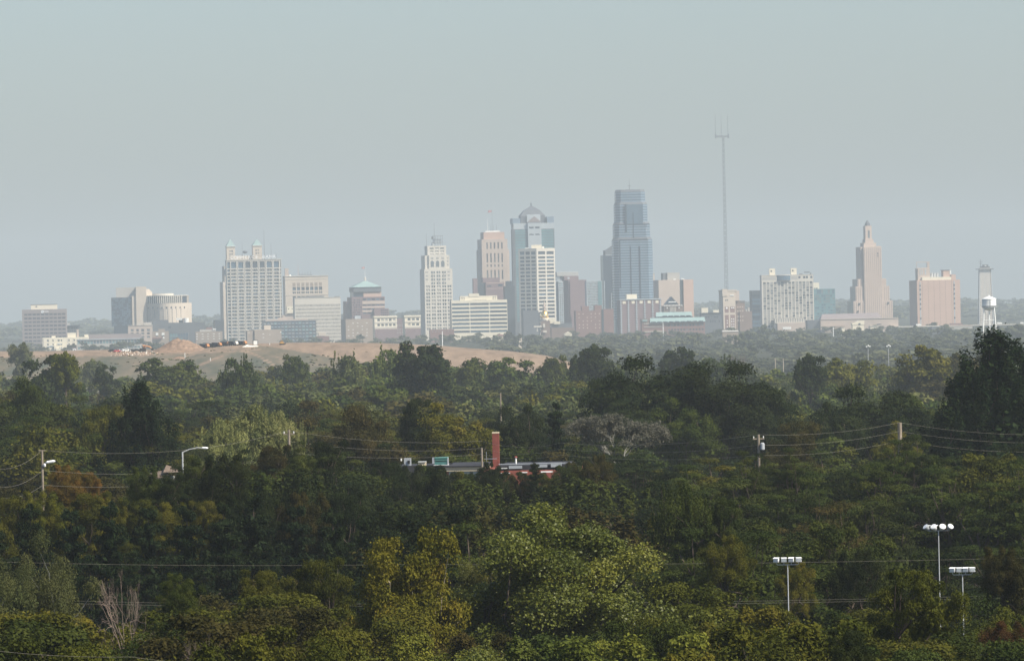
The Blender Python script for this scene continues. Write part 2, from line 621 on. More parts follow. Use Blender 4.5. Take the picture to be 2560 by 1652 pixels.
def tall_dark(key, name, seed, W, H, size):
    """dense pointed tree with several upright plumes"""
    rng = np.random.default_rng(seed)
    C, RD = [], []
    for i in range(110):
        f = rng.random() ** 0.9
        a = rng.random() * 6.283
        r = W / 2 * (1 - f) ** 0.8 * rng.random() ** 0.4 * 0.92
        C.append((r * math.cos(a), r * math.sin(a), H * (0.08 + 0.86 * f)))
        rr = W * rng.uniform(0.045, 0.085) * (1.1 - 0.4 * f)
        RD.append((rr, rr, rr * rng.uniform(1.3, 2.4)))
    for i in range(62):
        f = rng.uniform(0.2, 0.94)
        a = rng.random() * 6.283
        r = W / 2 * (1 - f) ** 0.8 * rng.uniform(0.8, 1.22) + 0.03 * W
        C.append((r * math.cos(a), r * math.sin(a), H * (0.08 + 0.88 * f)))
        RD.append((W * 0.042, W * 0.042, H * rng.uniform(0.05, 0.095)))
    C, RD = np.array(C), np.array(RD)
    parts = [leaves(rng, C, RD, 210, size, 0.5, 0.7, 0.6, 0.6, 2.6, -0.6)]
    zc = np.linspace(0.15, 0.75, 8) * H
    cr = W * 0.3 * (1 - zc / H) ** 0.7
    parts.append(leaves(rng, np.stack([0 * zc, 0 * zc, zc], -1), np.stack([cr, cr, cr * 0 + 0.08 * H], -1), 260, size * 2.2, 0.7, 0.4, 0.4, 1.0, 1.6))
    proto(key, name, W, H, leaf_mesh('crown', parts, m_leaf), limbs(rng, W, H, C[:30], 9, 0.02, 0.25).mesh('trunk', m_bark), None, None)


def bare_tree(key, name, seed, W, H, m, lv=0, size=0.2, lean=0.0):
    rng = np.random.default_rng(seed)
    mb = MB()
    tips = []

    def grow(p, d, l, r, k):
        q = p + d * l
        m1 = p + d * l * 0.5 + rng.normal(size=3) * l * 0.06
        mb.tube([p, m1, q], [r, r * 0.85, r * 0.62], 5 if k < 2 else 3)
        if k >= 5:
            tips.append(q)
            return
        if k >= 3:
            tips.append(q)
        for _ in range(3 if k < 4 else 2):
            nd = nrm(d + rng.normal(size=3) * 0.42 + np.array([0, 0, 0.10]))
            grow(q, nd, l * rng.uniform(0.62, 0.82), r * 0.6, k + 1)

    mb.tube([(0, 0, -1.2 * H), (0, 0, H * 0.3)], [H * 0.022, H * 0.018], 7)
    for i in range(5):
        a = 6.283 * i / 5 + rng.random()
        grow(np.array([0, 0, H * (0.2 + 0.02 * i)]), nrm(np.array([math.cos(a) * 0.6, math.sin(a) * 0.6, 0.8])), H * 0.2, H * 0.0085, 1)
    tips = np.array(tips)
    sc = np.array([W / (np.ptp(tips[:, 0]) + 1e-6), W / (np.ptp(tips[:, 1]) + 1e-6), H / tips[:, 2].max()])
    V = np.array(mb.v) * sc
    mb.v = [tuple(v) if v[2] > 0 else (v[0] / sc[0] * sc[2], v[1] / sc[1] * sc[2], v[2]) for v in V]
    cm = None
    if lv:
        C = tips * sc
        rr = np.full(len(C), 0.035 * W)
        cm = leaf_mesh('crown', [leaves(rng, C, np.stack([rr, rr, rr * 1.5], -1), lv, size, 0.5, 0.5, 0.5, 0.8)], m_leaf)
    proto(key, name, W, H, cm, mb.mesh('branches' if not lv else 'trunk', m), None, m)


# near kinds (small leaves), middle kinds and far kinds (larger leaf clumps)
broad('cotton', 'cottonwood_tree', 1, 11, 15, 74, 1750, 0.125, m_glossleaf, None, 0.16, (0.075, 0.125), 0.85, 420, 0.2, 6, 3.4, 0.75, 0.4, 0.9, 9, 0.2, 0.03, top=0.55)
broad('syc', 'sycamore_tree', 2, 9, 13, 90, 1000, 0.15, m_leaf, m_pale, 0.1, (0.075, 0.13), 0.85, 600, 0.2, 7, 2.2, 0.8, 0.3, 0.95, 12, 0.24, 0.018, top=0.5)
broad('nearA', 'elm_tree', 3, 8, 11, 62, 1250, 0.115, m_leaf, None, 0.02, (0.055, 0.14), 0.9, 500, 0.22, 5, 2.2, top=0.3)
broad('nearB', 'hackberry_tree', 4, 8, 11, 70, 1080, 0.115, m_leaf, None, 0.02, (0.05, 0.13), 0.7, 500, 0.22, 5, 2.4, top=0.3)
broad('nearC', 'willow_tree', 5, 9.5, 11, 80, 1000, 0.12, m_leaf, m_silver, 0.05, (0.07, 0.125), 1.1, 600, 0.2, 5, 2.2, aspect=0.45, top=0.35)
broad('midA', 'oak_tree', 6, 12, 16, 44, 980, 0.235, m_leaf, None, 0.12, (0.09, 0.165), 0.8)
broad('midB', 'maple_tree', 7, 11, 16, 56, 760, 0.235, m_leaf, None, 0.10, (0.08, 0.14), 0.85)
broad('midC', 'elm_tree', 8, 12, 14, 38, 1050, 0.24, m_leaf, None, 0.10, (0.10, 0.18), 0.75)
broad('locA', 'locust_tree', 9, 12, 14, 78, 600, 0.2, m_leaf, None, 0.10, (0.08, 0.15), 0.3, 260, 0.4, 5, 2.4, 0.4, 0.9, 0.5)
broad('locB', 'locust_tree', 10, 11, 13, 74, 600, 0.2, m_leaf, None, 0.10, (0.07, 0.14), 0.36, 260, 0.4, 5, 2.4, 0.4, 0.9, 0.5)
broad('farA', 'oak_tree', 12, 13, 18, 40, 230, 0.62, m_leaf, None, 0.12, (0.09, 0.17), 0.85, 120, 1.3, 4, twig=False)
broad('farB', 'maple_tree', 13, 12, 18, 34, 260, 0.62, m_leaf, None, 0.12, (0.10, 0.18), 0.8, 120, 1.3, 4, twig=False)
broad('farC', 'elm_tree', 14, 12, 17, 48, 190, 0.58, m_leaf, None, 0.10, (0.08, 0.14), 0.9, 120, 1.3, 4, twig=False)
spiky('spkA', 'silver_maple_tree', 15, 11, 15, 0.24, 600)
spiky('spkF', 'silver_maple_tree', 16, 12, 18, 0.55, 170)
pine('pinA', 'pine_tree', 17, 9.5, 14, 0.36, 95)
pine('pinB', 'pine_tree', 18, 9, 14, 0.36, 95, 11)
tall_dark('tall', 'cedar_tree', 19, 15, 22, 0.34)
bare_tree('dead', 'dead_tree', 20, 6, 10, m_dead)
bare_tree('silv', 'poplar_tree', 21, 11, 7.5, m_silver, 70, 0.2)

CLR = {
    'pg': ((0.150, 0.152, 0.050), 'pale green'),
    'dk': ((0.0176, 0.0251, 0.0059), 'dark green'), 'gr': ((0.0371, 0.0489, 0.0082), 'mid green'), 'ol': ((0.0616, 0.0639, 0.0074), 'olive green'),
    'yg': ((0.0881, 0.0849, 0.0096), 'yellowish green'), 'br': ((0.0399, 0.0356, 0.0088), 'brownish'), 'og': ((0.130, 0.080, 0.013), 'orange leaved'),
    'gg': ((0.0628, 0.0726, 0.0229), 'grey green'), 'sv': ((0.0918, 0.0952, 0.0662), 'silvery'), 'pn': ((0.0121, 0.0214, 0.0070), 'blackish green'),
    'ct': ((0.106, 0.113, 0.017), 'bright green'), 'sy': ((0.1054, 0.0944, 0.0102), 'golden brown'), 'rd': ((0.0567, 0.0333, 0.0108), 'rust red'),
    'lg': ((0.0625, 0.0834, 0.0142), 'light green'),
}
TREES = []
K = 2560 / 2386.0


def tree(key, xv, yv, wv, d, ck, label=None, band=None, jit=0.12, squash=1.0):
    """one tree whose top stands at (xv, yv) of the 2386-pixel view at distance d"""
    p = PROTO[key]
    x, y, zt = P(xv * K, yv * K, d)
    g = G(x, y)
    if 2740 < y < 3290 and -330 < x < 70:
        g = max(g, MZ(x, y))
    h = max(zt - g, 2.5)
    wd = wv * K * A * d
    root = empty(p['name'], (x, y, g), R.uniform(0, 6.28))
    sc = wd / p['W']
    sz = min(sc * 1.45, h / p['H'])
    sz = max(sz, sc * 0.8)
    if key == 'silv':
        sz = sc * 0.95
    lift = h - sz * p['H']
    c0 = CLR[ck][0]
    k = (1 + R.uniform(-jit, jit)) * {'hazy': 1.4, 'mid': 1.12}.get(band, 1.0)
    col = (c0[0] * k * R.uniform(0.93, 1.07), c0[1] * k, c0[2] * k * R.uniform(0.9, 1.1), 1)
    for nm in ('trunk', 'crown'):
        me = p[nm]
        if me is None:
            continue
        o = bpy.data.objects.new(me.name.split('.')[0], me)
        COL.objects.link(o)
        o.parent = root
        o.scale = (sc, sc, sz)
        o.location = (0, 0, lift)
        if nm == 'crown':
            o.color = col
    TREES.append(dict(o=root, px=xv * K, py=yv * K, w=wv * K, d=d, ck=ck, label=label, band=band, kind=p['name']))
    return root


# trees that stand out, in the photograph's order from far to near: kind, x, top, width, distance, colour, label
T = tree
HZ = 'hazy'
# before and beside the mound
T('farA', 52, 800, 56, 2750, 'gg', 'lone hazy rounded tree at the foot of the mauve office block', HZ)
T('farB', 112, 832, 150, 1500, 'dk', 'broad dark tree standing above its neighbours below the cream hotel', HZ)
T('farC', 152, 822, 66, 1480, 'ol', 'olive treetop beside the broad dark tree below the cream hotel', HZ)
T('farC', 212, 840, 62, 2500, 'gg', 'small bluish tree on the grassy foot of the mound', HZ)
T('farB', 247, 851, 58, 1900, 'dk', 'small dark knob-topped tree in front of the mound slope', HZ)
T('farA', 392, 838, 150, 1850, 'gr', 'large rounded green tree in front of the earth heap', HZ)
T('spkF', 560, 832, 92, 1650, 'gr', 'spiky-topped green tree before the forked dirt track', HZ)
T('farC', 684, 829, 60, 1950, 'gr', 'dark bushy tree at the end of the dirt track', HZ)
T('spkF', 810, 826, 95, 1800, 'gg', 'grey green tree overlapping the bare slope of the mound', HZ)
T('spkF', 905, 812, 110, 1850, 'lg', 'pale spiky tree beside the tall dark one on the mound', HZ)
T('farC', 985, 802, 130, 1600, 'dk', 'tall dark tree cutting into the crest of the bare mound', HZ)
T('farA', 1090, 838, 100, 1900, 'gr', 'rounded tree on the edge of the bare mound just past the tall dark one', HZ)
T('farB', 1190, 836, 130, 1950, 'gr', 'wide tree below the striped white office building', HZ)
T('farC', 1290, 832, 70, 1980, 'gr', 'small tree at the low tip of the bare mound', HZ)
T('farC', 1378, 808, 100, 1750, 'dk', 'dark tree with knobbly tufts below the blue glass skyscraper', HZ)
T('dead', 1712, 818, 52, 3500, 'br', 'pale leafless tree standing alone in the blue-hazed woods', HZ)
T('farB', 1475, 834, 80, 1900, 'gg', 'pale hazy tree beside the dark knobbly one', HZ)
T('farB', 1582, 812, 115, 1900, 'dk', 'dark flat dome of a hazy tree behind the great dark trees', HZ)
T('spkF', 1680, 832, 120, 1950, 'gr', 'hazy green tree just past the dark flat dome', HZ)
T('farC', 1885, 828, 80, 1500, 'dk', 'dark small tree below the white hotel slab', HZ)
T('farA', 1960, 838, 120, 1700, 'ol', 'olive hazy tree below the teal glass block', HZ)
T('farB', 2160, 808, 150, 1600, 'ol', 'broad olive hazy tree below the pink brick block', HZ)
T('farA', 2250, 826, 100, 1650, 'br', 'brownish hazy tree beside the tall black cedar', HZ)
# the great dark trees in the middle
T('midA', 1535, 836, 300, 860, 'dk', 'great dark domed tree, the highest of the middle wood', 'mid')
T('midA', 1435, 872, 200, 870, 'dk', 'dark tree on the shoulder of the great dark dome toward the chimney', 'mid')
T('midA', 1670, 852, 270, 850, 'dk', 'second great dark tree joined to the domed one', 'mid')
T('midA', 1770, 898, 200, 860, 'dk', 'dark tree at the low end of the great dark group', 'mid')
T('midB', 1600, 930, 170, 820, 'gr', 'green tree in front of the great dark domed tree', 'mid')
T('locA', 1435, 934, 170, 800, 'dk', 'flat-topped dark tree just above the silvery poplar', 'mid')
T('midA', 2040, 903, 300, 800, 'dk', 'wide dark tree standing before the black cedar', 'mid')
T('midB', 1950, 940, 120, 790, 'dk', 'dark tree at the edge of the wide one before the cedar', 'mid')
T('midC', 2120, 925, 150, 810, 'gr', 'green tree between the wide dark tree and the black cedar', 'mid')
T('tall', 2318, 775, 330, 640, 'pn', 'tall black many-tipped cedar in front of the water tower', 'mid')
T('tall', 2240, 868, 200, 650, 'pn', 'lower black cedar leaning on the tall one', 'mid')
T('tall', 2405, 822, 240, 650, 'pn', 'black cedar cut by the picture edge beside the tall one', 'mid')
T('tall', 325, 893, 215, 700, 'pn', 'tall dark pine rising above the street lamp and the brown roof', 'mid')
T('midA', 45, 888, 190, 900, 'gr', 'big green tree sloping down from the picture edge', 'mid')
T('midC', 215, 950, 160, 760, 'ol', 'olive brown tree beside the tall dark pine', 'mid')
T('spkA', 590, 950, 150, 690, 'pg', 'pale yellow spiky tree behind the street lamp arm', 'mid')
T('spkA', 512, 982, 115, 680, 'pg', 'lower pale spiky tree directly above the street lamp', 'mid')
T('spkA', 655, 962, 100, 700, 'pg', 'pale spiky tree just behind the second utility pole', 'mid')
T('midB', 1050, 942, 190, 720, 'yg', 'large yellow green tree behind the teal roof unit', 'mid')
T('midC', 975, 930, 100, 780, 'dk', 'dark olive tree behind the large yellow green one', 'mid')
T('midC', 850, 950, 170, 700, 'br', 'brownish tree in the middle of the wood behind the wires', 'mid')
T('midB', 1205, 948, 120, 740, 'dk', 'dark green tree straight behind the brick chimney', 'mid')
T('pinB', 1295, 940, 95, 720, 'pn', 'narrow dark conifer between the chimney and the silvery poplar', 'mid')
T('silv', 1440, 966, 225, 690, 'sv', 'silvery half-bare poplar with pale branches', 'mid')
T('midA', 1195, 950, 130, 840, 'dk', 'dark tree hiding the foot of the thin far pole above the chimney', 'mid')
T('locB', 1440, 1030, 200, 662, 'dk', 'dark flat tree hiding the foot of the silvery poplar', 'mid')
T('midC', 1840, 985, 130, 690, 'br', 'brownish tree over the wires below the hotel slab', 'mid')
T('midB', 2085, 985, 100, 700, 'yg', 'yellowish tree around the far utility pole', 'mid')
# nearer: behind and around the school
T('nearA', 160, 1085, 105, 500, 'og', 'orange leaved small tree beside the lamp pole', 'nearmid')
T('nearB', 205, 1100, 70, 505, 'og', 'orange brown bush touching the orange leaved tree', 'nearmid')
T('nearA', 345, 1088, 100, 480, 'gr', 'rounded green tree hiding half of the brown roof', 'nearmid')
T('nearA', 1145, 1078, 75, 585, 'dk', 'dark bushy tree in front of the foot of the chimney', 'nearmid')
T('midC', 1000, 1096, 120, 560, 'dk', 'dark tree in front of the cream wall of the flat-roofed building', 'nearmid')
T('pinB', 1245, 1068, 60, 590, 'dk', 'small pointed dark tree before the flat roof', 'nearmid')
T('nearA', 1385, 1062, 100, 570, 'br', 'brownish tree at the end of the flat roof', 'nearmid')
T('spkA', 1600, 1128, 150, 420, 'gr', 'fresh green tree with upright shoots in the dark wood', 'nearmid')
T('nearB', 1690, 1160, 120, 420, 'gr', 'rounded green tree sharing the clump with the fresh green shoots', 'nearmid')
for i, (xv, yv, wv, ck) in enumerate([(905, 1078, 105, 'dk'), (935, 1086, 95, 'dk'), (968, 1087, 95, 'gr'), (1002, 1086, 90, 'dk'), (1030, 1090, 80, 'dk'), (1060, 1102, 80, 'ol'), (1088, 1104, 75, 'gr'), (1116, 1100, 75, 'dk'), (1140, 1096, 70, 'dk'), (1178, 1102, 80, 'gr'), (1204, 1108, 75, 'br'), (1232, 1106, 75, 'dk'), (1258, 1104, 80, 'ol'), (1285, 1102, 90, 'dk'), (1312, 1094, 95, 'gr'), (1335, 1086, 100, 'gr'), (1345, 1078, 90, 'br'), (1372, 1074, 110, 'dk')]):
    T(('nearB', 'nearA', 'midB')[i % 3], xv, yv, wv * 1.25, 590 + (i * 5) % 24, ck, None, 'nearmid')
for i, (xv, yv, wv, ck) in enumerate([(395, 1112, 70, 'dk'), (330, 1118, 60, 'gr'), (425, 1088, 90, 'dk'), (455, 1064, 90, 'gr'), (510, 1062, 110, 'dk'), (575, 1050, 110, 'dk'), (632, 1040, 90, 'br'), (672, 1044, 80, 'dk'), (705, 1030, 90, 'gr'), (755, 1030, 110, 'dk'), (1740, 1052, 120, 'gr'), (1790, 1058, 90, 'dk'), (1835, 1045, 110, 'gr'), (2060, 1028, 120, 'gr'), (2110, 1020, 110, 'dk'), (2160, 1015, 120, 'gr')]):
    T(('nearB', 'nearA', 'locB')[i % 3 if xv < 1500 else 2], xv, yv, wv * 1.3, (478 if xv < 560 else 530) + (i * 5) % 20, ck, None, 'nearmid')
# the row of pines with yellowing trees behind it
for i, (xv, yv, wv) in enumerate([(-20, 1215, 110), (70, 1195, 120), (165, 1205, 115), (255, 1190, 120), (345, 1200, 115), (435, 1200, 120), (520, 1190, 115), (590, 1175, 125), (690, 1195, 120), (775, 1205, 120), (850, 1225, 110)]):
    T('pinA' if i % 2 else 'pinB', xv, yv - 12, wv * 1.5, 430 + (i * 7) % 20, 'pn', None, 'pines')
for i, (xv, yv, wv, ck) in enumerate([(20, 1160, 130, 'ol'), (110, 1146, 110, 'yg'), (205, 1150, 120, 'ol'), (260, 1160, 90, 'yg'), (330, 1165, 100, 'ol'), (400, 1172, 100, 'yg'), (480, 1168, 90, 'yg'), (560, 1150, 130, 'dk'), (640, 1160, 110, 'dk'), (720, 1150, 120, 'br'), (800, 1150, 120, 'dk')]):
    T(('nearB', 'nearA')[i % 2], xv, yv, wv * 1.25, 470, ck, None, 'pines')
# near trees
T('cotton', 1318, 1200, 530, 330, 'ct', 'great spreading bright green cottonwood, the largest tree near the viewer', 'near')
T('cotton', 1135, 1292, 150, 338, 'ct', 'smaller cottonwood between the golden sycamore and the great one', 'near')
T('syc', 950, 1252, 262, 325, 'sy', 'golden brown sycamore with a pale forked trunk', 'near')
T('nearC', 75, 1256, 250, 335, 'gg', 'grey green willow filling the near corner by the pines', 'near')
T('nearC', -30, 1285, 190, 330, 'gg', 'grey green willow cut by the picture edge', 'near')
T('dead', 290, 1330, 125, 285, 'br', 'leafless pinkish dead tree with fanned twigs', 'near')
T('dead', 480, 1478, 90, 235, 'br', 'small bare grey tree low in the undergrowth', 'near')
T('nearB', 740, 1306, 190, 330, 'ol', 'wide olive tree just before the golden sycamore', 'near')
T('nearB', 610, 1330, 150, 325, 'ol', 'olive tree between the dead tree and the wide olive one', 'near')
T('nearA', 420, 1338, 110, 320, 'gr', 'light green tree growing beside the leafless dead tree', 'near')
T('nearA', 1690, 1248, 130, 380, 'ol', 'olive bushy tree under the fresh green shoots', 'near')
T('nearA', 1850, 1312, 90, 385, 'yg', 'yellow green tree round the pole of the square floodlights', 'near')
T('nearA', 1990, 1285, 130, 390, 'dk', 'dark rounded tree between the two floodlight masts', 'near')
T('nearB', 2130, 1330, 235, 280, 'ol', 'large olive tree in front of the round-headed floodlight mast', 'near')
T('nearA', 2345, 1275, 130, 350, 'br', 'brownish olive tree behind the lowest floodlights', 'near')
T('nearA', 2345, 1448, 125, 262, 'rd', 'rust red bush at the picture edge under the olive trees', 'near')
T('nearB', 1980, 1470, 150, 240, 'dk', 'dark bush in front of the large olive tree', 'near')

# ---------------- the rest of the wood, row by row
env = {
    'hazy': curve([(-60, 880), (0, 866), (60, 868), (180, 892), (240, 884), (330, 862), (450, 856), (520, 862), (600, 850), (680, 850), (760, 852), (830, 845), (900, 835), (980, 840), (1060, 850), (1280, 850), (1330, 832), (1420, 838), (1470, 848), (1560, 845), (1650, 850), (1720, 862), (1800, 858), (1880, 850), (1950, 850), (2100, 845), (2200, 835), (2300, 840), (2450, 840)]),
    'mid': curve([(-60, 905), (60, 905), (150, 930), (240, 915), (320, 930), (400, 935), (500, 940), (560, 975), (640, 950), (720, 905), (820, 930), (900, 945), (960, 950), (1030, 965), (1130, 960), (1200, 945), (1300, 965), (1360, 965), (1390, 1000), (1530, 1010), (1700, 1000), (1800, 985), (1860, 950), (1905, 960), (1940, 985), (2100, 985), (2180, 1000), (2240, 1010), (2450, 1010)]),
    'nearmid': curve([(-60, 1095), (0, 1095), (70, 1100), (90, 1150), (110, 1150), (130, 1110), (200, 1105), (320, 1118), (415, 1116), (430, 1075), (500, 1062), (560, 1050), (640, 1045), (700, 1030), (800, 1042), (900, 1074), (925, 1092), (1030, 1098), (1045, 1108), (1120, 1112), (1150, 1092), (1180, 1102), (1260, 1108), (1315, 1104), (1350, 1078), (1450, 1076), (1600, 1056), (1800, 1052), (1900, 1040), (2000, 1030), (2150, 1015), (2450, 1015)]),
    'low': curve([(-60, 1240), (860, 1240), (900, 1175), (1100, 1170), (1500, 1190), (1750, 1180), (2000, 1160), (2140, 1210), (2190, 1235), (2240, 1200), (2450, 1180)]),
    'near': curve([(-60, 1390), (100, 1395), (200, 1410), (240, 1465), (340, 1465), (380, 1390), (480, 1365), (560, 1350), (700, 1340), (820, 1400), (1060, 1400), (1100, 1430), (1520, 1430), (1560, 1350), (1640, 1340), (1780, 1390), (1830, 1425), (1880, 1395), (2050, 1420), (2170, 1420), (2260, 1425), (2330, 1350), (2450, 1330)]),
    'bottom': curve([(-60, 1435), (200, 1450), (240, 1495), (340, 1495), (420, 1450), (600, 1440), (800, 1450), (880, 1490), (930, 1540), (1030, 1540), (1080, 1480), (1300, 1470), (1500, 1470), (1700, 1455), (1900, 1465), (2100, 1500), (2200, 1495), (2450, 1485)]),
}
rows = [
    ('hazy', 2250, 12, 'far'), ('hazy', 2020, 12, 'far'), ('hazy', 1800, 12, 'far'), ('hazy', 1600, 11.5, 'far'), ('hazy', 1420, 11.5, 'far'), ('hazy', 1260, 11, 'far'),
    ('mid', 1080, 12, 'mid'), ('mid', 960, 11, 'mid'), ('mid', 860, 10.5, 'mid'), ('mid', 775, 10, 'mid'), ('mid', 710, 9.5, 'mid'),
    ('nearmid', 600, 9, 'nm'), ('nearmid', 555, 8.6, 'nm'), ('nearmid', 510, 8.2, 'nm'),
    ('low', 440, 8, 'nm'), ('low', 400, 7.5, 'nm'),
    ('near', 345, 6.8, 'n'), ('near', 310, 6.2, 'n'), ('near', 280, 5.8, 'n'),
    ('bottom', 252, 5.4, 'n'), ('bottom', 228, 5, 'n'),
]
# seen top rows (2386-pixel view) of each row of trees over open ground
fall = {2250: 0, 2020: 14, 1800: 30, 1600: 46, 1420: 66, 1260: 84, 1080: 0, 960: 14, 860: 34, 775: 60, 710: 88, 600: 0, 555: 26, 510: 60, 440: 0, 400: 46, 345: 0, 310: 34, 280: 75, 252: 0, 228: 45}
SCHOOL = (890, 1330)
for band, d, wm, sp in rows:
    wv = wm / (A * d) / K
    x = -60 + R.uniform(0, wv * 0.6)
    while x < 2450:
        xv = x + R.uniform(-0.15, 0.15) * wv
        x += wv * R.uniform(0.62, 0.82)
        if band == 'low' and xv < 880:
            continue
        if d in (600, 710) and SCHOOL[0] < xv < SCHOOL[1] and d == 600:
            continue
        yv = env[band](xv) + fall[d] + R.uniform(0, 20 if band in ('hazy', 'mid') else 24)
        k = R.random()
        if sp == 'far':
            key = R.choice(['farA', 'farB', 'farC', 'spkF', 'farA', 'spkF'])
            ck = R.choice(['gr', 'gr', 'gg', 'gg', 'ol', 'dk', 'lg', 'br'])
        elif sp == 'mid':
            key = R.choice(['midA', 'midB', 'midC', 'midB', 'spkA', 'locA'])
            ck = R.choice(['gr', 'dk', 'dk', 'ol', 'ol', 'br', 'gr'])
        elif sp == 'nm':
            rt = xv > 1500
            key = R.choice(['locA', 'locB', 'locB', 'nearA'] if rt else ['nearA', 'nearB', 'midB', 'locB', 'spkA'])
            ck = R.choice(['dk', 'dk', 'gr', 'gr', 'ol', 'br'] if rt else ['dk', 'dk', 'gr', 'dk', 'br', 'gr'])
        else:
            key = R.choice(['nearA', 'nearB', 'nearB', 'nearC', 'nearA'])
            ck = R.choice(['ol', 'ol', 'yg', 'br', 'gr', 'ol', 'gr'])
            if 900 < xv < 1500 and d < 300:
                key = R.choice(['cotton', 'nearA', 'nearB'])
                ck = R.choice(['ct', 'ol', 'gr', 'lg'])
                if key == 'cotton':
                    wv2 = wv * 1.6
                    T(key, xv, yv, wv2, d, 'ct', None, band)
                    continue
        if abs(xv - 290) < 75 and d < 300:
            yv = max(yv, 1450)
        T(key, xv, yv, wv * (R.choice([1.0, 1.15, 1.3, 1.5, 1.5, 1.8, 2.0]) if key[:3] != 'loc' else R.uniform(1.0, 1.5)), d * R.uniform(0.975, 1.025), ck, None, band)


# ---------------- far woods: one mass between the mound and the city, and on the hills beyond
def woods(name, seed, spots, quads, size, m):
    rng = np.random.default_rng(seed)
    base = []
    for k in range(6):
        C = dome(rng, 1.0, 1.0, 9, 0.15, 0.92, 2.4)
        rr = rng.uniform(0.16, 0.24, len(C))
        base.append(leaves(rng, C, np.stack([rr, rr, rr * 0.8], -1), quads // 9, size, 0.75, 0.5, 0.8, 0.6))
    cos, tis, cls = [], [], []
    for (x, y, z, wd, h, c) in spots:
        co, ti = base[rng.integers(6)]
        a = rng.random() * 6.283
        q = np.stack([(co[:, 0] * math.cos(a) - co[:, 1] * math.sin(a)) * wd + x, (co[:, 0] * math.sin(a) + co[:, 1] * math.cos(a)) * wd + y, co[:, 2] * h + z], -1)
        cos.append(q)
        tis.append(np.clip(ti * 0.35 + 0.8 * c - 0.08, 0, 1))
    co = np.concatenate(cos)
    me = quad_mesh(name, co, np.arange(len(co)).reshape(-1, 4), m, {'tint': np.concatenate(tis)})
    o = bpy.data.objects.new(name, me)
    COL.objects.link(o)
    o.color = (0.075, 0.083, 0.040, 1)
    o['kind'] = 'stuff'
    return o


rng = np.random.default_rng(5)
spots = []
for d in np.geomspace(3750, 8000, 25):
    half = 1330 * A * d
    n = int(2 * half / (19 if d < 6000 else 19))
    for x in np.linspace(-half, half, n):
        x = x + rng.normal() * 6
        y = d + rng.normal() * 35
        px = HX + x / (A * y)
        if px < 1230 and y < 6900:
            continue
        if y > 7500 and rng.random() < 0.35:
            continue
        h = (rng.uniform(7, 15) + (rng.random() < 0.25) * rng.uniform(2, 7)) if y < 7000 else rng.uniform(6, 13)
        spots.append((x, y, G(x, y) - 1, rng.uniform(14, 34) if y < 6500 else rng.uniform(12, 24), h, rng.random()))
wd_ = woods('distant_woods', 31, spots, 216, 0.17, m_leaf)
tag(wd_, 'blue-hazed mass of treetops between the wood and the city', 'woods')
spots = []
for d in np.geomspace(10800, 16500, 12):
    half = 1330 * A * d
    for x in np.linspace(-half, half, int(2 * half / 42)):
        x = x + rng.normal() * 15
        y = d + rng.normal() * 150
        spots.append((x, y, G(x, y) - 3, rng.uniform(26, 55), rng.uniform(10, 24), rng.random()))
wh_ = woods('hill_woods', 32, spots, 90, 0.3, m_leaf)
tag(wh_, 'faint hazy woods on the low hills beyond the city', 'woods')

# the wood goes on past both edges of the photograph: one mass nobody counts
rng = np.random.default_rng(9)
spots = []
for d in np.geomspace(210, 2400, 34):
    half = 1290 * A * d
    for sg in (-1, 1):
        x = half + 0.022 * d + 2.5
        while x < half + 26 + 0.03 * d:
            wd0 = rng.uniform(6, 11) if d < 900 else rng.uniform(9, 14)
            xx, y = sg * x, d + rng.normal() * 4
            g0 = G(xx, y)
            top = min(CZ - (150 + 60000 / d) * A * d, g0 + 17) + rng.normal() * .8
            spots.append((xx, y, g0 - 1, wd0, max(top - g0, 5), rng.random()))
            x += wd0 * 0.62
wf = woods('flanking_woods', 33, spots, 360, 0.085, m_leaf)
wf.color = (0.05, 0.056, 0.016, 1)
tag(wf, 'dense wood going on past both edges of the view', 'woods')

# ------------------------------------------------------------------ the city
c_cream = mat('cream limestone', (0.55, 0.47, 0.38), 0.85, 0.2, 0.07, 0.05)
c_white = mat('off white concrete', (0.60, 0.555, 0.475), 0.85, 0.2, 0.06, 0.05)
c_bright = mat('bright cream panel', (0.74, 0.67, 0.52), 0.8, 0.2, 0.05, 0.08)
c_tan = mat('pinkish tan stone', (0.48, 0.39, 0.325), 0.85, 0.2, 0.08, 0.05)
c_grey = mat('grey concrete', (0.42, 0.40, 0.36), 0.85, 0.2, 0.08, 0.06)
c_mauve = mat('mauve granite', (0.25, 0.21, 0.205), 0.7, 0.3, 0.06, 0.05)
c_brown = mat('brown brick', (0.20, 0.14, 0.115), 0.9, 0.2, 0.12, 0.08)
c_red = mat('dark red brick', (0.215, 0.122, 0.108), 0.9, 0.2, 0.12, 0.08)
c_pink = mat('salmon brick', (0.50, 0.35, 0.28), 0.9, 0.2, 0.06, 0.05)
c_plum = mat('plum brick', (0.20, 0.135, 0.14), 0.9, 0.2, 0.1, 0.06)
c_buff = mat('dull buff block', (0.30, 0.24, 0.19), 0.9, 0.2, 0.1, 0.08)
c_dark = mat('dark cladding', (0.035, 0.045, 0.06), 0.6, 0.3, 0.2, 0.06)
c_slate = mat('slate grey cladding', (0.11, 0.12, 0.135), 0.7, 0.3, 0.15, 0.06)
c_copper = mat('green copper roof', (0.25, 0.35, 0.335), 0.7, 0.3, 0.12, 0.1)
c_steel = mat('galvanised steel', (0.45, 0.46, 0.46), 0.5, 0.4, 0.1, 0.4)
c_latt = mat('pale painted lattice', (0.66, 0.60, 0.52), 0.6, 0.3, 0.1, 0.4)
c_mast = mat('grey painted mast', (0.16, 0.17, 0.18), 0.6, 0.3, 0.1, 0.4)
c_gold = mat('gold leaf', (1.0, 0.62, 0.16), 0.35, 0.5, 0.1, 0.3, 1.0)
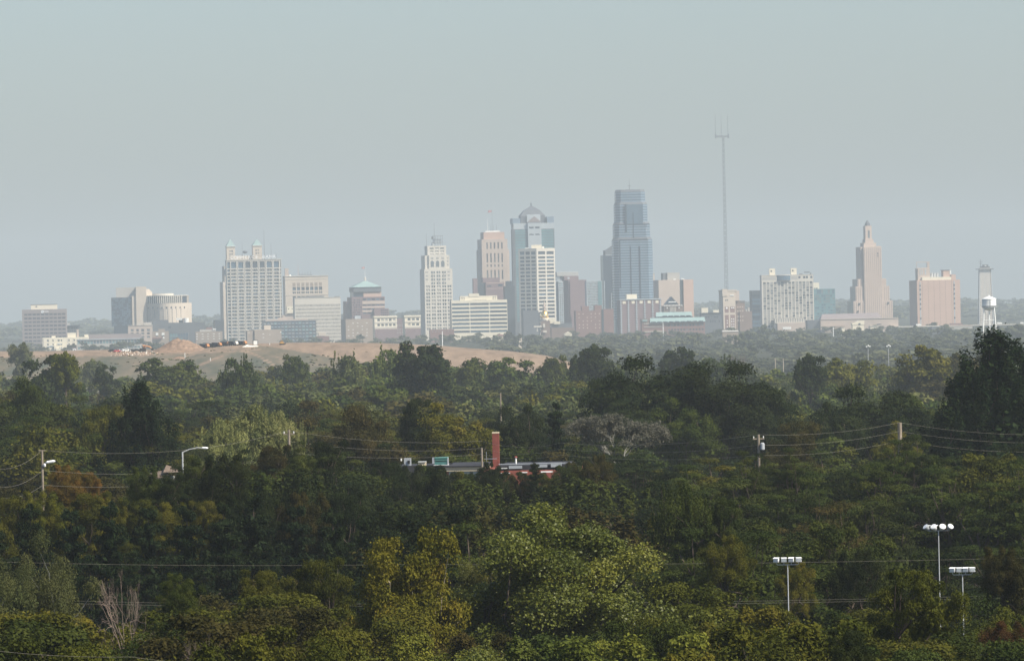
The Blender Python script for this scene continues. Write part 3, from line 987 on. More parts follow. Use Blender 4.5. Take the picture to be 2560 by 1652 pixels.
c_sign = mat('white sign letter', (0.9, 0.9, 0.88), 0.6, 0.3, 0.03, 0.3)
c_whitep = mat('white painted metal', (0.80, 0.80, 0.76), 0.55, 0.4, 0.06, 0.3)
c_flagred = mat('red and white flag cloth', (0.42, 0.22, 0.22), 0.9, 0.1, 0.4, 1.2)
g_dark = mat('dark window glass', (0.045, 0.06, 0.08), 0.25, 0.5, 0.3, 0.03)
g_mid = mat('window glass with blinds', (0.13, 0.15, 0.16), 0.4, 0.5, 0.3, 0.04)
g_pale = mat('window with drawn shades', (0.36, 0.35, 0.32), 0.5, 0.4, 0.2, 0.05)
g_teal = mat('teal curtain glass', (0.12, 0.24, 0.26), 0.2, 0.6, 0.25, 0.03)
g_blue = mat('blue curtain glass', (0.065, 0.115, 0.165), 0.2, 0.6, 0.25, 0.03)
g_navy = mat('navy curtain glass', (0.02, 0.035, 0.06), 0.25, 0.5, 0.2, 0.03)
c_band = mat('blue grey spandrel', (0.19, 0.255, 0.32), 0.5, 0.5, 0.1, 0.05)
c_ltblue = mat('pale blue grey panel', (0.40, 0.44, 0.46), 0.6, 0.4, 0.08, 0.05)
LAND = []
WMESH = {}


class Bld:
    def __init__(s, name, label, pc, pyref, d, th=9.0, land=None, cat='building', group=None):
        s.pc, s.pyref, s.d, s.th = pc, pyref, d, rad(th)
        u, s.v0 = level(pc, pyref)
        s.S = A * d
        x = u * s.S
        s.base = G(x, d)
        s.root = empty(name, (x, d, s.base), s.th)
        tag(s.root, label, cat, group)
        if land:
            LAND.append((pc, land))

    def x(s, px):
        return (px - s.pc) * s.S / math.cos(s.th)

    def z(s, py):
        return -3.0 if py is None else CZ - (s.v0 + py - s.pyref) * s.S - s.base

    def solid(s, name, m, a, b, top, bot=None, y0=0.0, D=25.0, parent=None):
        return MB().box(s.x(a), s.x(b), y0, y0 + D, s.z(bot), s.z(top)).build(name, m, parent or s.root)

    def facade(s, m, glass, a, b, top, bot, xs, zs, y0=0.0, D=25.0, win='part', t=0.6, name='wall', wname='window', face=None, weights=None):
        """a wall with real openings and recessed panes"""
        mb = MB()
        x0, x1, z0, z1 = s.x(a), s.x(b), s.z(bot), s.z(top)
        mb.box(x0, x1, y0 + t, y0 + D, z0, z1)
        zz = sorted([(s.z(q), s.z(p)) for p, q in zs])
        xx = sorted([(s.x(p), s.x(q)) for p, q in xs])
        cur = z0
        for zb, zt in zz + [(z1, z1)]:
            if zb - cur > 0.01:
                mb.box(x0, x1, y0, y0 + t, cur, zb)
            if zt > zb:
                cx = x0
                for xa, xb in xx + [(x1, x1)]:
                    if xa - cx > 0.01:
                        mb.box(cx, xa, y0, y0 + t, zb, zt)
                    cx = xb
            cur = zt
        wl = mb.build(name, m, s.root)
        glass = glass if isinstance(glass, (list, tuple)) else [glass]
        wt = weights or [1] * len(glass)
        if win == 'part':
            for zb, zt in zz:
                for xa, xb in xx:
                    gm = R.choices(glass, wt)[0]
                    key = (round(xb - xa, 2), round(zt - zb, 2), gm.name, wname)
                    if key not in WMESH:
                        W, H = key[0] + 0.1, key[1] + 0.1
                        WMESH[key] = MB().box(-W / 2, W / 2, 0, 0.12, -H / 2, H / 2).mesh(wname, gm)
                    o = bpy.data.objects.new(wname, WMESH[key])
                    COL.objects.link(o)
                    o.parent = s.root
                    o.location = ((xa + xb) / 2, y0 + t - 0.14, (zb + zt) / 2)
        else:
            gb = MB()
            for zb, zt in zz:
                for xa, xb in xx:
                    gb.box(xa - .04, xb + .04, y0 + t - 0.14, y0 + t - 0.02, zb - .04, zt + .04, R.choices(range(len(glass)), wt)[0])
            gb.build('window_grid', glass, s.root, kind='stuff')
        return wl

    def pyramid(s, name, m, a, b, apex, base, y0=0.0, D=None, k=0.02, parent=None):
        D = D or (s.x(b) - s.x(a))
        return MB().frustum(s.x(a), s.x(b), y0, y0 + D, s.z(base), s.z(apex), k).build(name, m, parent or s.root)

    def mast(s, px, top, bot, r=0.35, y0=6.0, name='mast', m=None, k=0.35):
        return MB().tube([(s.x(px), y0, s.z(bot)), (s.x(px), y0, s.z(top))], [r, r * k], 5).build(name, m or c_mast, s.root)

    def strips(s, name, m, lst, y0=-0.25, t=0.25, parent=None, kind=None):
        mb = MB()
        for a, b, top, bot in lst:
            mb.box(s.x(a), s.x(b), y0, y0 + t, s.z(bot), s.z(top))
        return mb.build(name, m, parent or s.root, kind=kind)

    def many(s, name, m, lst, y0=-0.25, t=0.25):
        """alike pieces of the thing, each an object"""
        for a, b, top, bot in lst:
            W, H = round(s.x(b) - s.x(a), 2), round(s.z(top) - s.z(bot), 2)
            key = (W, H, t, m.name, name)
            if key not in WMESH:
                WMESH[key] = MB().box(-W / 2, W / 2, 0, t, -H / 2, H / 2).mesh(name, m)
            o = bpy.data.objects.new(name, WMESH[key])
            COL.objects.link(o)
            o.parent = s.root
            o.location = ((s.x(a) + s.x(b)) / 2, y0, (s.z(top) + s.z(bot)) / 2)

    def flag(s, px, py, sz=3.0, y0=6.0, m=None):
        mb = MB()
        x, z = s.x(px), s.z(py)
        pts = [(x - sz * i / 5, y0 + 0.35 * math.sin(i * 1.4), z - 0.12 * sz * i / 5) for i in range(6)]
        for i in range(5):
            p, q = pts[i], pts[i + 1]
            h = sz * 0.55
            e = 0.06
            mb.add([(p[0], p[1], p[2] - h), (q[0], q[1], q[2] - h), (q[0], q[1], q[2]), (p[0], p[1], p[2]),
                    (p[0], p[1] + e, p[2] - h), (q[0], q[1] + e, q[2] - h), (q[0], q[1] + e, q[2]), (p[0], p[1] + e, p[2])],
                   [(0, 3, 2, 1), (4, 5, 6, 7), (0, 1, 5, 4), (2, 3, 7, 6)])
        return mb.build('flag', m or c_flagred, s.root)


def text_obj(name, txt, size, m, parent, loc, depth=0.3):
    cu = bpy.data.curves.new(name, 'FONT')
    cu.body = txt
    cu.size = size
    cu.extrude = depth / 2
    cu.align_x = 'CENTER'
    to = bpy.data.objects.new(name, cu)
    COL.objects.link(to)
    dg = bpy.context.evaluated_depsgraph_get()
    me = bpy.data.meshes.new_from_object(to.evaluated_get(dg))
    bpy.data.objects.remove(to)
    me.materials.clear()
    me.materials.append(m)
    o = bpy.data.objects.new(name, me)
    COL.objects.link(o)
    o.parent = parent
    o.location = loc
    o.rotation_euler = (math.pi / 2, 0, 0)
    return o


D0 = 8300.0
# --- mauve office block on the picture's edge
b = Bld('office_block', 'mauve office block with a round white logo and cream rooftop penthouse', 110, 773, 8500, 3, 'mauve office block')
b.facade(c_mauve, [g_dark, g_navy], 55, 165.5, 773, None, iv(59, 164, 5, 0.88), [(783.5 + 9.45 * i, 788 + 9.45 * i) for i in range(10)], D=40)
b.strips('pier', c_mauve, [(x - .9, x + .9, 782, 880) for x in (69.4, 90.4, 111.5, 132.4, 153.4)], -0.1, 0.3)
b.solid('penthouse', c_bright, 77, 142.5, 761.5, 773, 6, 20)
b.solid('penthouse_roof', c_slate, 76, 143, 760.5, 761.5, 5.7, 21)
b.solid('vent', c_slate, 89, 93, 764.5, 767.5, 5.8, 0.3)
MB().cyl(0, 0, 1.9, 0, 0.35, 20).build('logo_disc', c_sign, b.root, (b.x(106), -0.02, b.z(779.3))).rotation_euler = (math.pi / 2, 0, 0)
for k in range(4):
    r_ = (1.75, 1.9, 1.75, 1.3)[k]
    MB().box(-r_ * 0.55, r_ * 0.75, -0.07, 0.0, -0.13, 0.13).build('logo_stripe', c_band, b.root, (b.x(106), -0.37, b.z(779.3) + (k - 1.5) * 0.72))
text_obj('lettering', 'at&t', 3.6, c_sign, b.root, (b.x(116), -0.1, b.z(780.8)), 0.2)

# --- cream low hotel
b = Bld('hotel_block', 'warm cream low apartment block in front of the mauve office block', 170, 843, 7900, 5, 'cream low block')
b.facade(c_bright, [g_mid, g_dark], 106.5, 237, 843, None, [(117.5, 122), (131, 134), (144, 149), (152, 155), (171, 174), (184, 187), (198, 201), (206, 209), (221, 224)], [(848, 853), (858, 862), (867, 871)], D=18)
b.solid('roof_house', c_bright, 129, 139.5, 839, 843, 3, 6)
b.solid('tower_block', c_bright, 169, 190, 832, 843, 4, 12)
b.solid('stair_tower', c_tan, 192, 197.5, 824, 843, 5, 6)
b.solid('roof_house', c_bright, 211, 221, 837, 843, 3, 6)
b.many('balcony', c_ltblue, [(143, 154, 858, 860.5), (126, 133, 863, 865.5), (143, 155, 868, 870.5), (118, 124, 864, 866)], -0.8, 0.8)
b.many('downpipe', c_white, [(108.5, 110.5, 845, 875), (169.5, 171, 846, 862), (182.5, 184, 846, 862)], -0.3, 0.3)
b.solid('entrance_block', c_bright, 135, 147, 863, None, -4, 4)
b.solid('porch', c_bright, 139, 166, 870, None, -9, 5)

b = Bld('office_building', 'grey building with flat overhanging roofs between the mauve block and hazy hill', 186, 812, 8650, 6)
b.facade(c_slate, [g_mid, g_dark], 165, 196, 816, None, iv(167, 194, 5, .7), [(818, 822), (825, 829), (833, 837)], D=22, win='stuff')
b.solid('roof_slab', c_dark, 166, 199, 813, 816, -2, 26)
b.solid('canopy', c_dark, 190, 206, 818, 820, 2, 14)
b.solid('roof_house', c_grey, 167, 175, 807, 813, 6, 8)

b = Bld('school_building', 'long two-storey grey building with a ribbon of blue windows behind the mound', 272, 850, 7700, 2, 'long ribbon-windowed building')
b.facade(c_grey, [g_blue, g_teal], 192, 352, 847.5, None, iv(194, 350, 20, 0.8), [(850.5, 858.5), (866, 871)], D=25)
b.solid('roof_storey', c_mauve, 222, 352, 835, 847.5, 12, 18)
b.strips('cornice', c_ltblue, [(192, 352, 846.5, 848.5)], -0.7, 0.7)
b = Bld('shed', 'small dark garage with a white double door beside the ribbon-windowed building', 179, 862, 7650, 2)
b.solid('wall', c_plum, 167, 191, 862, None, 0, 12)
b.many('door', c_whitep, [(174, 190, 871.5, 878)], -0.3, 0.25)
b.many('door_window', g_dark, [(178, 181.5, 874, 876), (184, 187.5, 874, 876)], -0.4, 0.1)

# --- curved courthouse
b = Bld('courthouse', 'crescent-shaped cream courthouse with dark glass end and a colonnade of fins', 375, 741, 8700, 4, 'curved cream courthouse')
b.facade(g_navy, [g_blue, g_navy], 278.5, 330, 742, 814, iv(279.5, 329, 12, 0.86), iv(743, 813, 15, 0.82), D=30, win='stuff', t=0.3, name='glass_wall')
b.solid('glass_base', g_navy, 284, 330, 814, None, 0.5, 29)
b.solid('drum', c_grey, 291, 341, 717.5, 742, 8, 24)
b.solid('end_pier', c_cream, 330, 340, 739, None, -1, 30)
b.solid('core_slab', c_cream, 340, 366, 716, None, -3, 34)
rk = MB()
rk.add([(b.x(366), 2, b.z(741)), (b.x(381), 6, b.z(741)), (b.x(381), 6, b.z(731)), (b.x(373), 4, b.z(722.5)), (b.x(366), 2, b.z(722))] +
       [(b.x(366), 22, b.z(741)), (b.x(381), 22, b.z(741)), (b.x(381), 22, b.z(731)), (b.x(373), 22, b.z(722.5)), (b.x(366), 22, b.z(722))],
       [(0, 1, 2, 3, 4), (9, 8, 7, 6, 5), (0, 5, 6, 1), (1, 6, 7, 2), (2, 7, 8, 3), (3, 8, 9, 4), (4, 9, 5, 0)]).build('raked_end', c_cream, b.root)
pts, n = [], 14
for i in range(n + 1):
    f = i / n
    pts.append((b.x(366 + 112.6 * f), -26 + 26 * (2 * f - 1) ** 2 + 14 * f))
outl = pts + [(b.x(478.6), 48), (b.x(366), 30)]
MB().prism(outl, -3, b.z(758.5)).build('wing_wall', c_cream, b.root)
inn = [(p[0], p[1] + 3.0) for p in pts[:-1]] + [(b.x(457), pts[-1][1] + 3), (b.x(457), 44), (b.x(366), 30)]
MB().prism(inn, b.z(758.5), b.z(741)).build('gallery', g_navy, b.root)
outr = [(p[0], p[1] - 0.5) for p in pts[:-1]] + [(b.x(457), pts[-1][1] - .5), (b.x(457), 46), (b.x(366), 31)]
MB().prism(outr, b.z(741), b.z(739.3)).build('gallery_roof', c_white, b.root)
MB().cyl(b.x(405), 16, 16, b.z(739.3), b.z(734.5), 24).build('roof_drum', c_white, b.root)
b.solid('end_block', c_cream, 457.5, 471.6, 740.5, 758.5, 6, 30)
fm = MB().box(-0.65, 0.65, -0.2, 3.2, b.z(758.5), b.z(741)).mesh('fin', c_white)


def onarc(px):
    f = (px - 366) / 112.6
    return -26 + 26 * (2 * f - 1) ** 2 + 14 * f


for i in range(18):
    px = 368.5 + i * 5.0
    o = bpy.data.objects.new('fin', fm)
    COL.objects.link(o)
    o.parent = b.root
    o.location = (b.x(px), onarc(px), 0)
wm_ = MB().box(-1.25, 1.25, -0.12, 0.4, -1.3, 1.3).mesh('window', g_dark)
gm_ = MB().box(-0.28, 0.28, -0.14, 0.3, -3, b.z(773)).mesh('groove', c_slate)
for i in range(9):
    px = 371.5 + i * 10.95
    for me, dx, zz in ((wm_, 0, b.z(770)), (gm_, 2.6, 0)):
        if me is gm_ and i == 8:
            continue
        o = bpy.data.objects.new(me.name.split('.')[0], me)
        COL.objects.link(o)
        o.parent = b.root
        o.location = (b.x(px + dx), onarc(px + dx), zz)

# --- low blocks between the courthouse and the bank tower
b = Bld('office_building', 'tan building with square windows at the foot of the curved courthouse', 350, 813.6, 8350, 3)
b.facade(c_tan, [g_dark, g_mid], 320, 381, 813.6, None, [(327, 333.5), (340.5, 346.5), (353, 360), (367, 374)], [(822.5, 828.5), (831, 836), (840, 845)], D=25)
b.solid('parapet', c_cream, 319.5, 381.5, 812.6, 813.6, -0.5, 26)
b.many('roof_unit', c_grey, [(346, 352, 808, 812.6), (360, 379, 806, 812.6)], 6, 6)
b = Bld('warehouse', 'slate grey windowless warehouse in front of the courthouse grooves', 408, 800, 8450, 3)
b.solid('wall', c_slate, 381, 436, 807, None, 0, 25)
b.solid('roof_house', c_slate, 383, 421, 799.6, 807, 4, 14)
b.many('window', g_dark, [(420, 427, 815, 821)], -0.1, 0.2)
b = Bld('plant_building', 'dark plant building with a white roof tank beside the courthouse wing', 460, 797, 8420, 3)
b.solid('wall', c_slate, 436, 512, 806, None, 0, 25)
b.solid('upper_wall', c_dark, 447, 458, 796, 806, 2, 14)
b.solid('tank', c_whitep, 441, 456, 795, 800, -1, 6)
MB().cyl(b.x(465), 5, 3.4, b.z(808), b.z(795), 14).build('tank', c_whitep, b.root)
b.many('roof_unit', c_grey, [(476, 488, 808.5, 811), (494, 500, 807, 810), (500, 507, 808, 810)], 3, 4)
b = Bld('cream_building', 'cream block with two white square panels behind the excavator', 400, 822, 8000, 3)
b.solid('wall', c_buff, 380, 422, 828, None, 0, 20)
b.solid('upper_wall', c_buff, 396, 412, 822, 828, 2, 12)
b.many('panel', c_whitep, [(389, 395.5, 831.5, 838), (404, 411, 831.5, 838)], -0.3, 0.3)
b.many('shutter', g_dark, [(389.5, 395, 838.3, 840), (405, 410.5, 838.3, 841)], -0.2, 0.2)
b.many('awning', c_red, [(380, 405, 843, 847)], -2.5, 2.5)
b.many('door', c_whitep, [(407, 410.5, 841.5, 846.5)], -0.3, 0.3)
b = Bld('glass_building', 'low blue glass building behind the earth heap', 447, 831, 8050, 2)
b.facade(c_slate, [g_blue, g_teal], 423, 471, 831.5, None, iv(425, 470, 7, 0.8), [(833, 842), (844, 852)], D=20, t=0.4)
b = Bld('brick_building', 'buff brick block with small white vents behind the earth heap', 520, 828, 8020, 5)
b.solid('wall', c_buff, 489, 556, 828.5, None, 0, 22)
b.many('vent', c_whitep, [(490 + i * 14, 494.5 + i * 14, y, y + 1.2) for i in range(5) for y in (834, 840, 846)], -0.2, 0.2)
b.solid('red_shed', c_red, 516, 531, 818, 824, 4, 8)
b.solid('low_house', c_grey, 500, 540, 823.5, 828.5, 3, 12)
b.many('roof_unit', c_whitep, [(532, 540, 821.5, 824.5)], 2, 4)
b = Bld('dark_block', 'plain dark block beside the foot of the bank tower', 547, 799, 8700, 10)
b.solid('wall', c_dark, 538, 560, 799.5, None, 0, 22)

# --- old twin-cupola building behind the bank tower
b = Bld('spire_building', 'old cream tower with two green pyramid cupolas behind the lettered bank tower', 610, 615, 8800, 9, 'twin green cupolas')
for x0, x1, ct, ap in ((567, 588, 615, 597.5), (632, 655, 614, 598.5)):
    b.facade(c_cream, [g_mid, g_pale], x0, x1, ct, 700, [(x0 + 6.5, x0 + 9.8), (x0 + 12, x0 + 15.3)], [(ct + 10, ct + 15), (ct + 18, ct + 22)], y0=2, D=11, name='cupola_tower')
    b.pyramid('cupola_roof', c_copper, x0 - .5, x1 + .5, ap, ct, 1.5, 12, 0.06)
    b.solid('cornice', c_white, x0 - 1, x1 + 1, ct, ct + 1.6, 1.2, 12.6)
    b.mast((x0 + x1) / 2, ap - 5, ap + 1, 0.3, 7.5, 'finial', c_copper)
b.solid('link_wall', c_cream, 588, 640, 639, 700, 6, 12)
b.solid('wall', c_cream, 556, 660, 704, None, 0, 40)
b.solid('stepped_wing', c_cream, 560.5, 600, 664, 704, 1, 30)
b.many('window', g_dark, [(562, 564.5, 713, 718), (563, 566, 745, 749), (563, 566, 755, 758), (559, 565, 672, 686)], -0.2, 0.3)
b.mast(607, 605, 640, 0.3, 8)
MB().lathe(b.x(614), 9, [(0.1, b.z(634)), (3.0, b.z(632)), (3.2, b.z(629)), (2.2, b.z(627)), (0.2, b.z(626.4))], 12).build('water_tank', c_slate, b.root)
b.mast(662, 575, 650, 0.45, 9)
b.mast(679, 608, 650, 0.3, 9)

# --- lettered bank tower
b = Bld('bank_tower', 'tall white-gridded blue glass slab with white COMMERCE BANK letters on its roof', 635, 650, D0, 6, 'lettered bank tower')
cols = [(577.5 + 17.75 * i, 577.5 + 17.75 * i + 13.0) for i in range(7)]
rows_ = [(653.5, 670)] + [(672.3 + 8.52 * i, 678.6 + 8.52 * i) for i in range(22)]
edge = [(567.8, 574.3), (701.0 - 1.2, 703.0 - 1.2)]
b.facade(c_white, [g_dark, g_blue, g_mid], 566.5, 702.6, 650, None, cols + edge, rows_, D=30, t=0.9, weights=[5, 4, 1])
b.strips('mullion', c_white, [(x + 2.4 + 4.1 * k - .28, x + 2.4 + 4.1 * k + .28, 671, 858) for x, _ in cols for k in range(3)], 0.35, 0.35, kind='stuff')
b.strips('mullion_slot', g_dark, [(x - 2.9, x - 1.9, 653, 858) for x, _ in cols], -0.06, 0.06, kind='stuff')
b.solid('roof_slab', c_white, 565.5, 703.6, 648.6, 650, -0.6, 31.5)
sf = MB()
for px in (575, 605, 635, 662, 690.5):
    sf.box(b.x(px) - .2, b.x(px) + .2, 1.2, 1.6, b.z(648.6), b.z(636))
sf.box(b.x(573), b.x(692), 1.25, 1.45, b.z(647.4), b.z(647.0)).box(b.x(573), b.x(692), 1.25, 1.45, b.z(640), b.z(639.6))
sfo = sf.build('sign_frame', c_mast, b.root)
for i, (ch, px) in enumerate(zip('COMMERCEBANK', [580.5, 589, 597.5, 606.3, 615.2, 623.8, 633, 641.6, 659, 667.8, 677, 686.2])):
    text_obj('letter', ch, 6.0, c_sign, sfo, (b.x(px), 0.9, b.z(647.0 - i * 0.09)), 0.5)

# --- reserve building
b = Bld('bank_building', 'broad cream stone building with one row of tall dark windows behind the pale office block', 768, 690, 8650, 7, 'broad cream stone building')
wx = iv(729.5, 806, 7, 0.74)
b.facade(c_cream, [g_dark, g_blue], 712.5, 820, 690, None, wx, [(717, 725.5), (728.5, 733.5), (740, 745)], D=35, t=1.2)
b.many('arch_panel', c_buff, [(p + .4, q - .4, 706.5, 715) for p, q in wx], -0.15, 0.15)
b.many('pane_mullion', c_cream, [((p + q) / 2 - .5, (p + q) / 2 + .5, 728, 734) for p, q in wx], 0.2, 0.8)
b.solid('cornice', c_white, 711.8, 820.7, 689, 690.6, -0.7, 36.5)
b.solid('corner_turret', c_tan, 713, 722, 670, 690, 1, 6)
b.strips('string_course', c_white, [(712.5, 820, 697, 697.8), (712.5, 820, 736.5, 737.3)], -0.35, 0.35)
mf = MB()
for px in (750, 757, 764, 771, 778):
    mf.box(b.x(px) - .15, b.x(px) + .15, 8, 8.3, b.z(689), b.z(678 + (px % 3)))
mf.box(b.x(749), b.x(782), 8, 8.3, b.z(684.6), b.z(684.2)).box(b.x(749), b.x(782), 7, 12, b.z(688.2), b.z(687))
mf.build('roof_frame', c_mast, b.root)
b.mast(747, 660, 688, 0.3, 8, m=c_pink)
MB().lathe(b.x(726), 4, [(1.6, b.z(690)), (1.6, b.z(688)), (0.8, b.z(686)), (0.1, b.z(685.4))], 10).build('dish', c_whitep, b.root)

# --- pale office with rows of narrow windows
b = Bld('office_block', 'pale grey office block with eight even rows of narrow windows', 793, 744, 8100, 6, 'pale office block')
b.facade(c_white, [g_mid, g_dark], 736.5, 851, 744, None, iv(738, 850, 40, 0.45), [(760.5 + 8.85 * i, 766.5 + 8.85 * i) for i in range(12)], D=30, win='stuff', t=0.5)
b.solid('parapet', c_white, 736, 851.5, 743.2, 744.2, -0.4, 31)
b.many('roof_unit', c_slate, [(752, 768, 741, 743.2), (770, 812, 740, 743.2), (838, 850, 741.5, 743.2)], 8, 6)
b = Bld('penthouse_block', 'small bright cream stair block at the foot of the broad stone building', 726, 766, 8200, 6)
b.facade(c_bright, [g_dark], 717.5, 735, 766, 783, [(720, 722.5), (729, 731.5)], [(771, 773)], D=12)
b.solid('lower_wall', c_tan, 706, 770, 787, None, 2, 16)
b.solid('upper_wall', c_tan, 717.5, 735.5, 783, 787, 1, 12)
# --- blue balcony flats and the block beside it
b = Bld('apartment_building', 'blue apartment building with a lattice of white balconies', 740, 799, 7900, 4, 'blue balcony flats')
bx = iv(658, 789, 15, 0.84)
b.facade(c_slate, [g_blue, g_teal, g_mid], 656, 790, 801, None, bx, [(803.5 + 8.4 * i, 810 + 8.4 * i) for i in range(8)], D=24, win='part', t=0.5)
b.strips('balcony_rail', c_ltblue, [(p + 1.2, q - .6, 807.2 + 8.4 * i, 808.6 + 8.4 * i) for p, q in bx for i in range(7)], -0.7, 0.2, kind='stuff')
b.solid('parapet', c_tan, 664, 770, 797.5, 801, 3, 16)
b.solid('roof_house', c_tan, 696, 718, 793, 797.5, 5, 8)
b = Bld('brick_building', 'plain buff brick block with a tan cube on top behind the white shed', 660, 823, 7800, 12)
b.solid('wall', c_buff, 636.5, 703, 824, None, 0, 40)
b.solid('lift_house', c_cream, 662, 678.5, 813, 824, 4, 8)
b.solid('side_wing', c_buff, 618.5, 634, 826, None, 2, 12)
b.many('vent', c_whitep, [(621, 624, 830, 831), (656, 660, 834, 835.2), (656, 660, 843, 844.2), (672, 676, 836, 837), (700, 703, 830, 832)], -0.2, 0.2)
b = Bld('brick_house', 'low building with a cream front and red base at the end of the balcony flats', 803, 830, 7750, 5)
b.solid('wall', c_cream, 796, 815, 831, 840, 0, 14)
b.solid('base_wall', c_red, 790, 822, 840, None, 0.5, 14)

# --- plum tower with green pyramid roof
b = Bld('office_tower', 'plum office building stepping up to a green pyramid roof with a flag', 919, 717, 8600, 11, 'green pyramid roof')
b.facade(c_plum, [g_navy, g_blue], 879, 961, 742, None, iv(905, 960, 5, 0.8), [(745.5, 751), (761, 764.5), (771, 774.5), (781, 784.5)], D=38, win='part')
b.strips('stone_band', c_tan, [(905, 961, 752.5, 760), (905, 961, 765.5, 770), (905, 961, 775.5, 780)], -0.2, 0.2)
b.facade(c_plum, [g_navy, g_mid], 878, 904, 744, None, iv(879, 903, 6, 0.6), iv(746, 796, 8, 0.6), y0=-3, D=20, win='stuff', name='corner_bay')
b.solid('crown_storey', c_pink, 909, 953.5, 729.5, 742, 2, 30)
b.solid('crown_glass', g_navy, 884.5, 910, 728, 742, 3, 28)
b.solid('attic', c_slate, 883.5, 953, 717.5, 729.3, 0.5, 33)
b.pyramid('roof', c_copper, 882, 954.5, 701, 717.5, -0.5, 35, 0.04)
b.solid('left_wing', c_plum, 867, 880, 752, None, 6, 26)
b.solid('right_wing', c_plum, 933, 969, 772, None, -4, 20)
b.many('window', g_navy, [(950 + i * 4.5, 953 + i * 4.5, y, y + 3) for i in range(4) for y in (775, 781, 787)], -4.15, 0.15)
b.solid('lantern', c_white, 916.5, 921, 693, 702, 15, 3)
b.mast(918.5, 667, 694, 0.4, 16.5, 'flagpole', c_whitep)
b.flag(918, 666.5, 4.2, 16.5)

# --- brown brick blocks and two cream loft buildings
b = Bld('brick_building', 'buff brown brick block with scattered white windows below the green pyramid roof', 897, 797, 8000, 10)
b.solid('wall', c_buff, 864, 931.5, 797, None, 0, 40)
b.many('vent', c_whitep, [(869 + i * 11.5, 872.5 + i * 11.5, y, y + 1.3) for i in range(5) for y in (807, 815, 823, 831, 838) if (i * 7 + int(y)) % 3], -0.2, 0.2)
b.many('roof_unit', c_ltblue, [(889, 903, 789, 797), (896, 900, 791, 797)], 5, 6)
for lab, x0, x1, t0, ref in (('cream loft building with dark top windows beside the buff brick block', 934.5, 992, 789.5, 8150), ('cream loft building with tall top windows beside the white tapering tower', 1010, 1051, 788, 8200)):
    b = Bld('loft_building', lab, (x0 + x1) / 2, t0, ref, 8, 'cream loft building' if x0 < 940 else None)
    n_ = 5 if x0 < 940 else 3
    b.facade(c_bright, [g_dark, g_mid, g_pale], x0 + 1.5, x1, t0 + 4, None, iv(x0 + 7, x1 - 2, n_, 0.66), [(t0 + 7, t0 + 13), (t0 + 20, t0 + 25.5), (t0 + 34, t0 + 38)], D=22)
    b.solid('cornice', c_bright, x0, x1 + 1, t0, t0 + 4, -0.8, 24)
    b.strips('string_course', c_white, [(x0 + 1.5, x1, t0 + 14.5, t0 + 18), (x0 + 1.5, x1, t0 + 27, t0 + 31)], -0.4, 0.4)
    b.solid('base_storey', c_plum, x0 + 2, x1, t0 + 33, None, -1.0, 8)
b = Bld('brick_building', 'dull brick block between the two cream loft buildings', 1001, 796, 8260, 8)
b.solid('wall', c_plum, 988, 1012, 796, None, 0, 20)
b.many('window', g_pale, [(992 + i * 6, 995 + i * 6, y, y + 2.5) for i in range(3) for y in (812, 822, 830)], -0.2, 0.2)
b = Bld('brick_building', 'low red brick building at the foot of the white tapering tower', 1095, 823, 7900, 4)
b.facade(c_red, [g_pale], 1075, 1135, 823.5, None, iv(1078, 1133, 7, 0.5), [(827.5, 829.5)], D=18)

# --- white tapering tower
b = Bld('art_deco_tower', 'slender white stepped tower with three tall arched windows near its top', 1093, 638, 8500, 9, 'white tapering tower')
prs = [(1063.5, 1073), (1077, 1086.5), (1090.5, 1100), (1104, 1113.5), (1117, 1126.5)]
b.facade(c_white, [g_dark, g_mid, g_pale], 1060, 1130, 672, None, prs, [(713.5 + 8.8 * i, 719 + 8.8 * i) for i in range(13)], D=42, t=0.8, weights=[2, 3, 3])
b.strips('pane_mullion', c_white, [((p + q) / 2 - .7, (p + q) / 2 + .7, 712, 830) for p, q in prs], 0.1, 0.62)
b.many('window', g_mid, [(p, q, y, y + 5.5) for p, q in prs[1:4] for y in (678, 687, 696, 705)], -0.1, 0.1)
b.many('window', g_pale, [(1118, 1124, y, y + 4) for y in (678, 687, 696)] + [(1063, 1069, y, y + 4) for y in (678, 687, 696)], -0.1, 0.1)
b.strips('pane_mullion', c_white, [((p + q) / 2 - .7, (p + q) / 2 + .7, 677, 711) for p, q in prs[1:4]], -0.3, 0.2)
b.solid('shoulder', c_white, 1062.5, 1124, 638, 672, 2, 34)
b.solid('front_bay', c_white, 1072, 1114, 636, 672, 0.3, 1.75)
for x0 in (1076.5, 1089.5, 1102.7):
    am = MB()
    w2 = (b.x(x0 + 8) - b.x(x0)) / 2
    cx_, zt_ = b.x(x0 + 4), b.z(655.5)
    prof = [(cx_ - w2, b.z(667)), (cx_ + w2, b.z(667)), (cx_ + w2, zt_)] + [(cx_ + w2 * math.cos(t), zt_ + w2 * math.sin(t)) for t in np.linspace(0.3, 2.84, 7)] + [(cx_ - w2, zt_)]
    nn_ = len(prof)
    am.add([(p[0], 0.12, p[1]) for p in prof] + [(p[0], 0.3, p[1]) for p in prof], [tuple(range(nn_)), tuple(range(2 * nn_ - 1, nn_ - 1, -1))] + [(i, nn_ + i, nn_ + (i + 1) % nn_, (i + 1) % nn_) for i in range(nn_)])
    am.build('arched_window', g_mid, b.root)
b.many('arch_light', g_pale, [(x0 + 1, x0 + 7, 643, 648) for x0 in (1076.5, 1089.5, 1102.7)], 0.15, 0.15)
b.facade(c_white, [g_mid, g_pale], 1070, 1116.6, 614.5, 638, iv(1074, 1113, 3, 0.72), [(619, 623), (626.5, 630.5), (634, 636)], y0=4, D=26, name='top_storeys')
b.many('window', g_pale, [(1117.5, 1121.5, y, y + 4) for y in (643, 651, 660)], 1.8, 0.2)
ef = MB()
